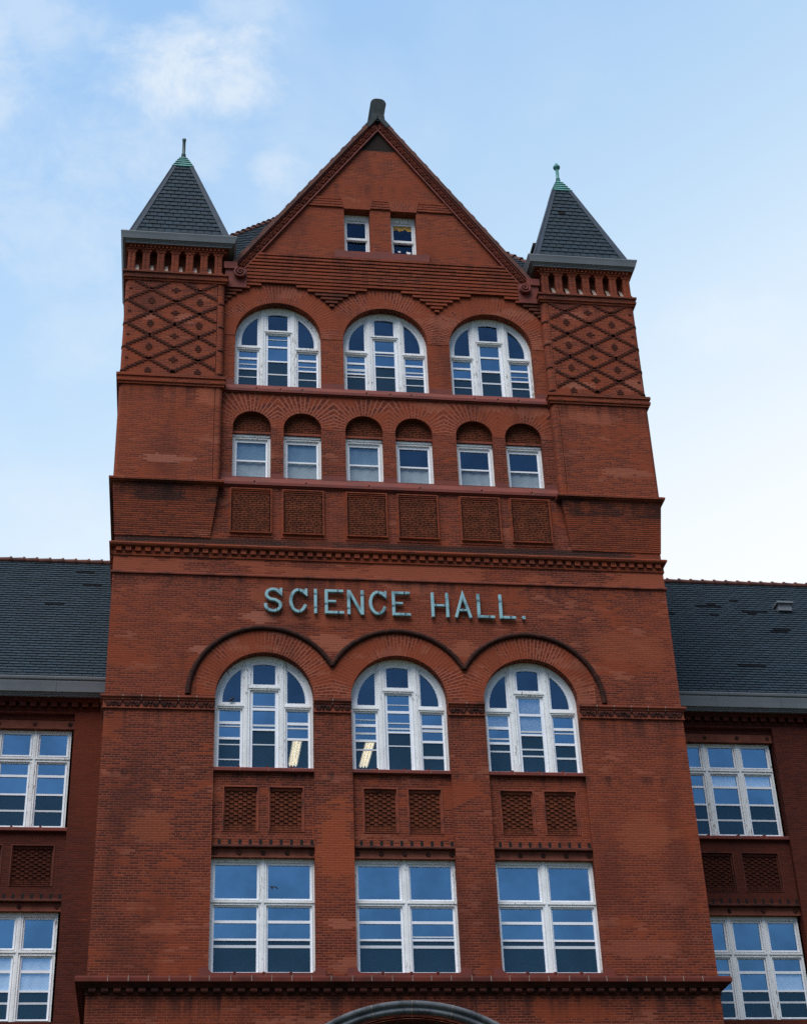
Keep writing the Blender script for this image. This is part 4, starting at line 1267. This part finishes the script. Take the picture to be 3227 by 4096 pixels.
# ------------------------------------------------------------------ the copper letters
def stroke(mb, pts, w, y0=-.105, y1=-.035, close=False):
    """flat copper bar following pts with mitred corners, a chamfer at the front edge"""
    n = len(pts); L = []; R = []; l2 = []; r2 = []
    for i in range(n):
        a = pts[max(i - 1, 0)]; b = pts[min(i + 1, n - 1)]; p = pts[i]
        def nd(p, q):
            dx, dz = q[0] - p[0], q[1] - p[1]; l = math.hypot(dx, dz); return dx / l, dz / l
        d1 = nd(a, p) if i > 0 else nd(p, b); d2 = nd(p, b) if i < n - 1 else nd(a, p)
        n1 = (-d1[1], d1[0]); n2 = (-d2[1], d2[0]); bx, bz = n1[0] + n2[0], n1[1] + n2[1]; q = bx * bx + bz * bz
        m = (2 * bx / q, 2 * bz / q)
        ww = w[i] if isinstance(w, (list, tuple)) else w
        L.append((p[0] + m[0] * ww / 2, p[1] + m[1] * ww / 2)); R.append((p[0] - m[0] * ww / 2, p[1] - m[1] * ww / 2))
        c = ww / 2 - .011
        l2.append((p[0] + m[0] * c, p[1] + m[1] * c)); r2.append((p[0] - m[0] * c, p[1] - m[1] * c))
    yf = y0; ym = y0 + .010
    def P(q, y): return (q[0], y, q[1])
    for i in range(n - 1):
        j = i + 1
        mb.face([P(r2[i], yf), P(r2[j], yf), P(l2[j], yf), P(l2[i], yf)])
        mb.face([P(R[i], ym), P(R[j], ym), P(r2[j], yf), P(r2[i], yf)])
        mb.face([P(l2[i], yf), P(l2[j], yf), P(L[j], ym), P(L[i], ym)])
        mb.face([P(R[i], y1), P(R[j], y1), P(R[j], ym), P(R[i], ym)])
        mb.face([P(L[j], y1), P(L[i], y1), P(L[i], ym), P(L[j], ym)])
    for i, fl in ((0, False), (n - 1, True)):
        q = [P(R[i], y1), P(R[i], ym), P(r2[i], yf), P(l2[i], yf), P(L[i], ym), P(L[i], y1)]
        mb.face(q if not fl else q[::-1])

LZB, LZT = 21.305, 22.005; SW = .080; h = SW / 2
def strap(mb, x, z, vertical=True, w=.05):
    mb.mi = 1
    if vertical: mb.box(x - h - .004, x + h + .004, -.1075, -.04, z - w / 2, z + w / 2, 'k')
    else: mb.box(x - w / 2, x + w / 2, -.1075, -.04, z - h - .004, z + h + .004, 'k')
    mb.mi = 0
def letter(kind, x0, x1):
    mb = MB(); mb.mi = 0; zb, zt = LZB, LZT; H = zt - zb; W = x1 - x0; zm = zb + H * .52
    if kind == 'I': stroke(mb, [(x0 + h, zb), (x0 + h, zt)], SW); strap(mb, x0 + h, zb + H * .24); strap(mb, x0 + h, zb + H * .80)
    if kind == 'E':
        stroke(mb, [(x1, zt - h), (x0 + h, zt - h), (x0 + h, zb + h), (x1 + .01, zb + h)], SW)
        stroke(mb, [(x0 + SW + .001, zm), (x0 + W * .60, zm)], SW * .82, -.098)
        strap(mb, x0 + W * .70, zt - h, False); strap(mb, x0 + W * .72, zb + h, False); strap(mb, x0 + h, zb + H * .40)
    if kind == 'N':
        stroke(mb, [(x0 + h, zb), (x0 + h, zt)], SW); stroke(mb, [(x1 - h, zb), (x1 - h, zt)], SW)
        stroke(mb, [(x0 + h + .012, zt - .02), (x1 - h - .012, zb + .02)], SW * .95, -.101)
        strap(mb, x0 + h, zb + H * .24); strap(mb, x1 - h, zb + H * .80)
    if kind == 'H':
        stroke(mb, [(x0 + h, zb), (x0 + h, zt)], SW); stroke(mb, [(x1 - h, zb), (x1 - h, zt)], SW)
        stroke(mb, [(x0 + SW + .001, zb + H * .48), (x1 - SW - .001, zb + H * .48)], SW * .85, -.098)
        strap(mb, x0 + SW + .035, zb + H * .48, False, .03); strap(mb, x1 - SW - .03, zb + H * .48, False, .03)
    if kind == 'A':
        xm = (x0 + x1) / 2
        stroke(mb, [(x0 + h, zb), (xm, zt - .03), (x1 - h, zb)], SW * .93)
        mb.prism([(xm - .05, zt - .13), (xm + .05, zt - .13), (xm + .035, zt), (xm - .035, zt)], -.104, -.035)
        stroke(mb, [(x0 + W * .28, zb + H * .31), (x1 - W * .28, zb + H * .31)], SW * .8, -.097)
        strap(mb, xm - .01, zb + H * .31, False, .035)
    if kind == 'L':
        stroke(mb, [(x0 + h, zt), (x0 + h, zb + h), (x1, zb + h)], SW); strap(mb, x0 + h, zb + H * .72); strap(mb, x0 + W * .68, zb + h, False)
    if kind == 'C':
        cx_, cz_ = x0 + W * .50, (zb + zt) / 2; rx, rz = W / 2 - h, H / 2 - h
        pts = [(cx_ + rx * math.cos(t), cz_ + rz * math.sin(t)) for t in ray_angle(PI * .33, PI * 1.83, 26)]
        pts.append((cx_ + rx * 1.0, cz_ - rz * .36))
        stroke(mb, pts, SW)
        # flared serif of the upper arm
        mb.prism([(cx_ + rx * .42, zt - .095), (cx_ + rx + h, zt - .225), (cx_ + rx + h, zt + .0), (cx_ + rx + h - .055, zt), (cx_ + rx + h - .075, zt - .05), (cx_ + rx * .50, zt - .012)], -.102, -.035)
        strap(mb, cx_ + .02, zt - h, False, .035); strap(mb, cx_ + .03, zb + h, False, .035)
    if kind == 'S':
        cx_ = x0 + W / 2; r1x, r1z = W * .46 - h, H * .245 - h * .6
        zc1 = zt - h - r1z; zc2 = zb + h + H * .265 - h * .6; r2x, r2z = W * .5 - h, H * .265 - h * .6
        pts = [(cx_ + r1x * 1.0, zc1 + r1z * .62)]
        pts = [(cx_ + r1x * math.cos(t), zc1 + r1z * math.sin(t)) for t in ray_angle(PI * .30, PI * 1.22, 12)]
        pts += [(cx_ - W * .14, zc1 - r1z * .95), (cx_ + W * .12, zc2 + r2z * .95)]
        pts += [(cx_ + r2x * math.cos(t), zc2 + r2z * math.sin(t)) for t in ray_angle(PI * .20, -PI * .94, 16)]
        pts.append((cx_ - r2x * 1.0, zc2 + r2z * .28))
        stroke(mb, pts, SW)
        mb.prism([(cx_ + r1x * .45, zt - .10), (x1, zt - .235), (x1, zt), (x1 - .055, zt), (x1 - .075, zt - .05), (cx_ + r1x * .50, zt - .012)], -.102, -.035)
        strap(mb, cx_ + .09, zb + h + .02, False, .03)
    if kind == '.':
        n = 14
        disc = [((x0 + x1) / 2 + .047 * math.cos(2 * PI * k / n), zb + .05 + .047 * math.sin(2 * PI * k / n)) for k in range(n)]
        mb.prism(disc, -.105, -.035)
        mb.mi = 1; disc = [(p[0] * .35 + (x0 + x1) / 2 * .65, p[1] * .35 + (zb + .05) * .65) for p in disc]; mb.prism(disc, -.108, -.10)
    # pins that hold the letter off the wall
    mb.mi = 1
    xp = (x0 + x1) / 2 if kind == '.' else (x0 + h if kind in 'IENHL' else (x0 + x1) / 2)
    for zz in ([zb + .05] if kind == '.' else [zb + h, zt - h]): mb.tube([(xp, -.04, zz), (xp, .0, zz)], .018, 6)
    o = mb.build('sign_letter' if kind != '.' else 'sign_full_stop', [M['patina'], M['patina_dark']])
    return o
LET = [('S', -3.372, -2.90, 'weathered green copper letter S that begins the word SCIENCE'),
       ('C', -2.66, -2.19, 'weathered green copper letter C standing between the S and the I'),
       ('I', -1.985, -1.90, 'weathered green copper letter I, the single upright bar of SCIENCE'),
       ('E', -1.69, -1.225, 'weathered green copper letter E standing between the I and the N'),
       ('N', -1.055, -.60, 'weathered green copper letter N in the middle of SCIENCE'),
       ('C', -.46, .0, 'weathered green copper letter C standing between the N and the last E'),
       ('E', .175, .64, 'weathered green copper letter E that ends the word SCIENCE'),
       ('H', .915, 1.37, 'weathered green copper letter H that begins the word HALL'),
       ('A', 1.50, 1.985, 'weathered green copper letter A with pointed top in HALL'),
       ('L', 2.11, 2.56, 'weathered green copper letter L next to the A in HALL'),
       ('L', 2.68, 3.11, 'weathered green copper letter L next to the full stop'),
       ('.', 3.26, 3.36, 'small round green copper full stop after the word HALL')]
XS = {0: (-3.372, -2.915), 1: (-2.735, -2.275), 2: (-2.105, -2.015), 3: (-1.83, -1.355), 4: (-1.258, -.83), 5: (-.70, -.245), 6: (-.105, .355), 7: (.905, 1.365), 8: (1.50, 1.965), 9: (2.10, 2.545), 10: (2.675, 3.09), 11: (3.25, 3.35)}
for i, (k, a, b, lab) in enumerate(LET):
    o = letter(k, *XS[i]); tag(o, lab, 'sign letter' if k != '.' else 'full stop', 'copper letters on the tower front')

# ------------------------------------------------------------------ things in and on the windows
def lamp(x, y0, y1, z, lab, lean=0.):
    r = empty('ceiling_lamp'); r.location = (x, (y0 + y1) / 2, z)
    tag(r, lab, 'ceiling lamp', 'lit fluorescent ceiling lamps')
    ym = (y1 - y0) / 2
    b = MB(); b.box(-.15, .15, -ym, ym, .02, .07, ''); b.build('housing', M['ceilm'], r)
    b = MB(); b.box(-.14, .14, -ym + .02, ym - .02, 0.005, .019, ''); b.build('diffuser', M['lampbody'], r)
    for xx in (-.085, 0, .085):
        b = MB(); b.tube([(xx, -ym + .05, -.02), (xx, ym - .05, -.02)], .02, 8); b.build('tube', M['tube'], r)
    return r
lamp(-2.06, 6.0, 7.9, 20.52, 'glowing fluorescent lamp seen in the right light of the first lower arched window')
lamp(.01, 6.0, 7.9, 20.52, 'glowing fluorescent lamp seen in the left light of the middle lower arched window')

def blind(x0, x1, z0, z1, y, lab, cat='window blind', mat='blind', slats=False, group='blinds inside the windows'):
    b = MB()
    if slats:
        n = int((z1 - z0) / .03)
        for i in range(n):
            zz = z0 + (z1 - z0) * i / n
            b.face([(x0, y, zz), (x1, y, zz), (x1, y + .018, zz + .022), (x0, y + .018, zz + .022)])
        b.box(x0, x1, y - .01, y + .02, z1 - .03, z1)
    else:
        n = 14
        b.grid([[(x0 + (x1 - x0) * k / n, y + .006 * math.sin(k * 1.3), zz) for k in range(n + 1)] for zz in (z0, z1)])
        b.tube([(x0, y, z0), (x1, y, z0)], .012, 6); b.tube([(x0, y, z1), (x1, y, z1)], .025, 8)
    o = b.build('window_blind', M[mat]); tag(o, lab, cat, group); return o
cx = LX[2]
blind(cx - 1.09, cx - .57, 18.40, 18.75, .32, 'fine slatted blind in the left light of the lower arched window nearest the right wing', slats=True)
blind(cx - .29, cx + .29, 18.29, 19.25, .32, 'long slatted blind in the middle light of the lower arched window nearest the right wing', slats=True)
blind(9.27, 9.95, 18.62, 18.93, 4.335, 'short pale blind in the middle light of the upper right wing window', mat='blind')
blind(10.21, 10.92, 18.62, 18.93, 4.335, 'short pale blind in the outer light of the upper right wing window', mat='blind')
blind(10.21, 10.92, 13.0, 13.45, 4.335, 'pale blind low in the outer light of the lower right wing window', mat='blind')
blind(-9.0, -8.29, 13.0, 13.82, 4.335, 'pale blind in the light beside the tower, lower left wing window', mat='blind')
blind(-9.96, -9.25, 13.0, 13.82, 4.335, 'pale blind in the middle light of the lower left wing window', mat='blind')
nm = ('first', 'second', 'third', 'fourth', 'fifth', 'sixth')
for i, c in enumerate(SX):
    blind(c - .41, c + .41, 25.45, 26.02 + (.66 if i in (0, 1, 2) else .0), .30,
          'grey shade behind the %s small square-topped window, counted from the left turret' % nm[i], mat='shade', group='grey shades in the small windows')

def heart(x, z, w, rot, lab, clip=None):
    pts = []
    for i in range(36):
        t = 2 * PI * i / 36
        px = 16 * math.sin(t) ** 3 / 17.; pz = (13 * math.cos(t) - 5 * math.cos(2 * t) - 2 * math.cos(3 * t) - math.cos(4 * t)) / 17.
        px *= w / 2; pz *= w / 2
        X = x + px * math.cos(rot) - pz * math.sin(rot); Zz = z + px * math.sin(rot) + pz * math.cos(rot)
        pts.append((X, Zz))
    b = MB(); b.prism(pts[::-1], .306, .309)
    o = b.build('paper_heart', M['paper']); tag(o, lab, 'paper heart', 'paper hearts stuck on the attic window')
    return o
ax = .66
heart(.561, 33.737, .095, .1, 'smallest white paper heart, topmost left on the attic window')
heart(.835, 33.70, .15, -.12, 'largest white paper heart, at the right side of the attic window')
heart(.465, 33.565, .12, .15, 'white paper heart low in the left corner of the attic window')
# torn amber sheet at the head of the same window
pts = [(ax - .285, 34.73), (ax - .285, 34.55), (ax - .24, 34.53), (ax - .20, 34.58), (ax - .15, 34.60), (ax - .10, 34.55), (ax - .07, 34.52), (ax - .03, 34.56), (ax + .05, 34.56), (ax + .06, 34.61), (ax + .10, 34.61), (ax + .16, 34.56), (ax + .20, 34.53), (ax + .25, 34.55), (ax + .285, 34.53), (ax + .285, 34.73)]
b = MB(); b.plate(pts, [], .308, .003); b.build('x', M['amber'])
o = bpy.data.objects['x']; o.name = 'torn_sheet'; tag(o, 'torn amber sheet hanging at the top of the attic window with hearts', 'torn sheet')
# dark hand-shaped smear stuck on the pane of the lowest left window
cx = LX[0]
b = MB()
zz, xx = 14.27, cx + .22
b.prism([(xx - .05, zz + .03), (xx - .01, zz + .0), (xx + .0, zz - .05), (xx + .02, zz - .05), (xx + .02, zz - .0), (xx + .08, zz + .01), (xx + .14, zz - .04), (xx + .15, zz - .03), (xx + .09, zz + .035), (xx + .03, zz + .03), (xx - .0, zz + .04)], .302, .3045)
o = b.build('window_sticker', M['bird']); tag(o, 'small black bird-shaped sticker on an upper pane of the lowest left window', 'window sticker')
# bird on the transom of the lower left arched window
b = MB()
bx, by, bz = LX[0] - .80, .19, 18.925
b.tube([(bx - .085, by, bz + .012), (bx - .05, by, bz + .03), (bx - .015, by, bz + .05), (bx + .02, by - .005, bz + .075), (bx + .035, by - .01, bz + .10), (bx + .048, by - .012, bz + .112), (bx + .068, by - .012, bz + .108)], [.006, .016, .032, .034, .022, .019, .003], 8)
for d in (-.008, .008): b.tube([(bx + .0, by + d, bz + .04), (bx + .004, by + d, bz - .012)], .003, 4)
o = b.build('bird', M['bird']); tag(o, 'tiny dark bird perched on the white transom of a lower arched window', 'bird')

# ------------------------------------------------------------------ ground
b = MB()
n = 24
b.face([(-1500, -1500, 0), (1500, -1500, 0), (1500, 1500, 0), (-1500, 1500, 0)])
o = b.build('ground', M['ground']); tag(o, kind='structure')

# ------------------------------------------------------------------ sky, sun, camera
SUN_EL, SUN_AZ = math.radians(60), math.radians(216)     # azimuth measured clockwise from +Y
w = bpy.data.worlds.new('World'); scene.world = w; w.use_nodes = True
nt = w.node_tree; n = N(nt)
bg = nt.nodes['Background']
sky = n.node('ShaderNodeTexSky', sky_type='NISHITA'); sky.sun_disc = False
sky.sun_elevation = SUN_EL; sky.sun_rotation = SUN_AZ; sky.air_density = 1.0; sky.dust_density = .6; sky.ozone_density = 1.5
tc = n.node('ShaderNodeTexCoord'); D = tc.outputs['Generated']
dx, dy, dz = n.sep(D)
# thin high haze, whiter toward the horizon and toward the right-hand side, and broken cloud
STR = .10
def W_(r, g, b): return (r / STR / 1.395, g / STR / 1.395, b / STR / 1.395)
back = n.step(dy, .1, .5)                                   # the thin cloud lies in the part of the sky behind the hall
az = n.math('SUBTRACT', n.math('MULTIPLY', dx, .27), dz)
front = n.mix(1., sky.outputs[0], n.step(dz, -.02, .36, .22, 1.), blend='MULTIPLY')   # low front sky dimmed by hand so soffits and undersides stay dark
base = n.mix(back, front, n.mix(1., sky.outputs[0], (1.55, 2.25, 2.35), blend='MULTIPLY'))
haze = n.math('MULTIPLY', n.step(az, -.77, -.50, .34, .90), back)
glow = n.math('MULTIPLY', n.step(az, -.60, -.36), back)
cl = n.noise(n.vmul(D, (1.0, 1.0, 1.6)), 9., 9, .66, .4)
cl2 = n.noise(n.vmul(D, (1., 1., 1.3)), 4.5, 4, .5, .3)
def puff(cx, cz, rx, rz, k):
    a = n.math('DIVIDE', n.math('SUBTRACT', dx, cx), rx); b_ = n.math('DIVIDE', n.math('SUBTRACT', dz, cz), rz)
    d2 = n.math('ADD', n.math('MULTIPLY', a, a), n.math('MULTIPLY', b_, b_))
    return n.math('MULTIPLY', n.step(n.math('ADD', n.math('SQRT', d2), n.math('MULTIPLY', n.math('SUBTRACT', .5, cl), 3.2)), 1.15, .15), k)
wisp = n.noise(n.vmul(D, (1.3, 1.0, 2.2)), 19., 8, .68, .35)
cm = puff(-.012, .722, .080, .024, .70)
for p in ((-.125, .716, .035, .030, .45), (.045, .684, .03, .016, .45), (-.03, .690, .09, .030, .35), (-.09, .650, .07, .03, .30), (.02, .752, .03, .016, .35), (-.08, .735, .05, .03, .35), (-.06, .60, .06, .04, .25), (.31, .60, .05, .02, .3)):
    cm = n.math('MAXIMUM', cm, puff(*p))
cm = n.math('MULTIPLY', cm, n.step(wisp, .30, .62, .45, 1.15))
veil = n.math('MULTIPLY', n.step(n.math('ADD', cl2, n.math('MULTIPLY', n.math('SUBTRACT', cl, .5), .5)), .45, .75, 0, .42), n.step(dx, .2, -.05, .25, 1.))
cloud = n.math('MULTIPLY', n.math('MAXIMUM', cm, veil), back)
skyc = n.mix(haze, base, W_(.66, .835, .985))
skyc = n.mix(cloud, skyc, W_(.83, .905, .975))
skyc = n.mix(glow, skyc, W_(.97, 1.0, 1.04))
n.inp(bg.inputs['Color'], skyc); bg.inputs['Strength'].default_value = STR

sd = bpy.data.lights.new('sun', 'SUN'); sd.energy = 2.8; sd.angle = math.radians(48); sd.color = (1, .965, .92)
so = bpy.data.objects.new('sun', sd); COL.objects.link(so)
dirv = Vector((math.sin(SUN_AZ) * math.cos(SUN_EL), math.cos(SUN_AZ) * math.cos(SUN_EL), math.sin(SUN_EL)))
so.rotation_euler = dirv.to_track_quat('Z', 'Y').to_euler()

cam = bpy.data.cameras.new('camera'); co = bpy.data.objects.new('camera', cam); COL.objects.link(co)
r = Vector((0.9907239883164208, -0.1308418185309254, -0.036693289548975806))
u = Vector((-0.037434865926025, -0.5223613662016723, 0.8519021269565084))
fw = Vector((0.13063158036058942, 0.8426262644989432, 0.5224139819999577))
from mathutils import Matrix
co.matrix_world = Matrix(((r.x, u.x, -fw.x, -5.4174744), (r.y, u.y, -fw.y, -36.8973383), (r.z, u.z, -fw.z, 1.6), (0, 0, 0, 1)))
cam.sensor_fit = 'VERTICAL'; cam.sensor_height = 36; cam.lens = 6592.3 / 4096 * 36
cam.clip_start = .1; cam.clip_end = 5000
scene.camera = co

scene.view_settings.view_transform = 'Standard'; scene.view_settings.look = 'None'
scene.view_settings.exposure = .48; scene.view_settings.gamma = 1
scene.render.resolution_x = 806; scene.render.resolution_y = 1024
scene.cycles.max_bounces = 6; scene.cycles.transparent_max_bounces = 12
scene.cycles.use_denoising = False; scene.cycles.denoiser = 'OPENIMAGEDENOISE'; scene.cycles.denoising_prefilter = 'ACCURATE'
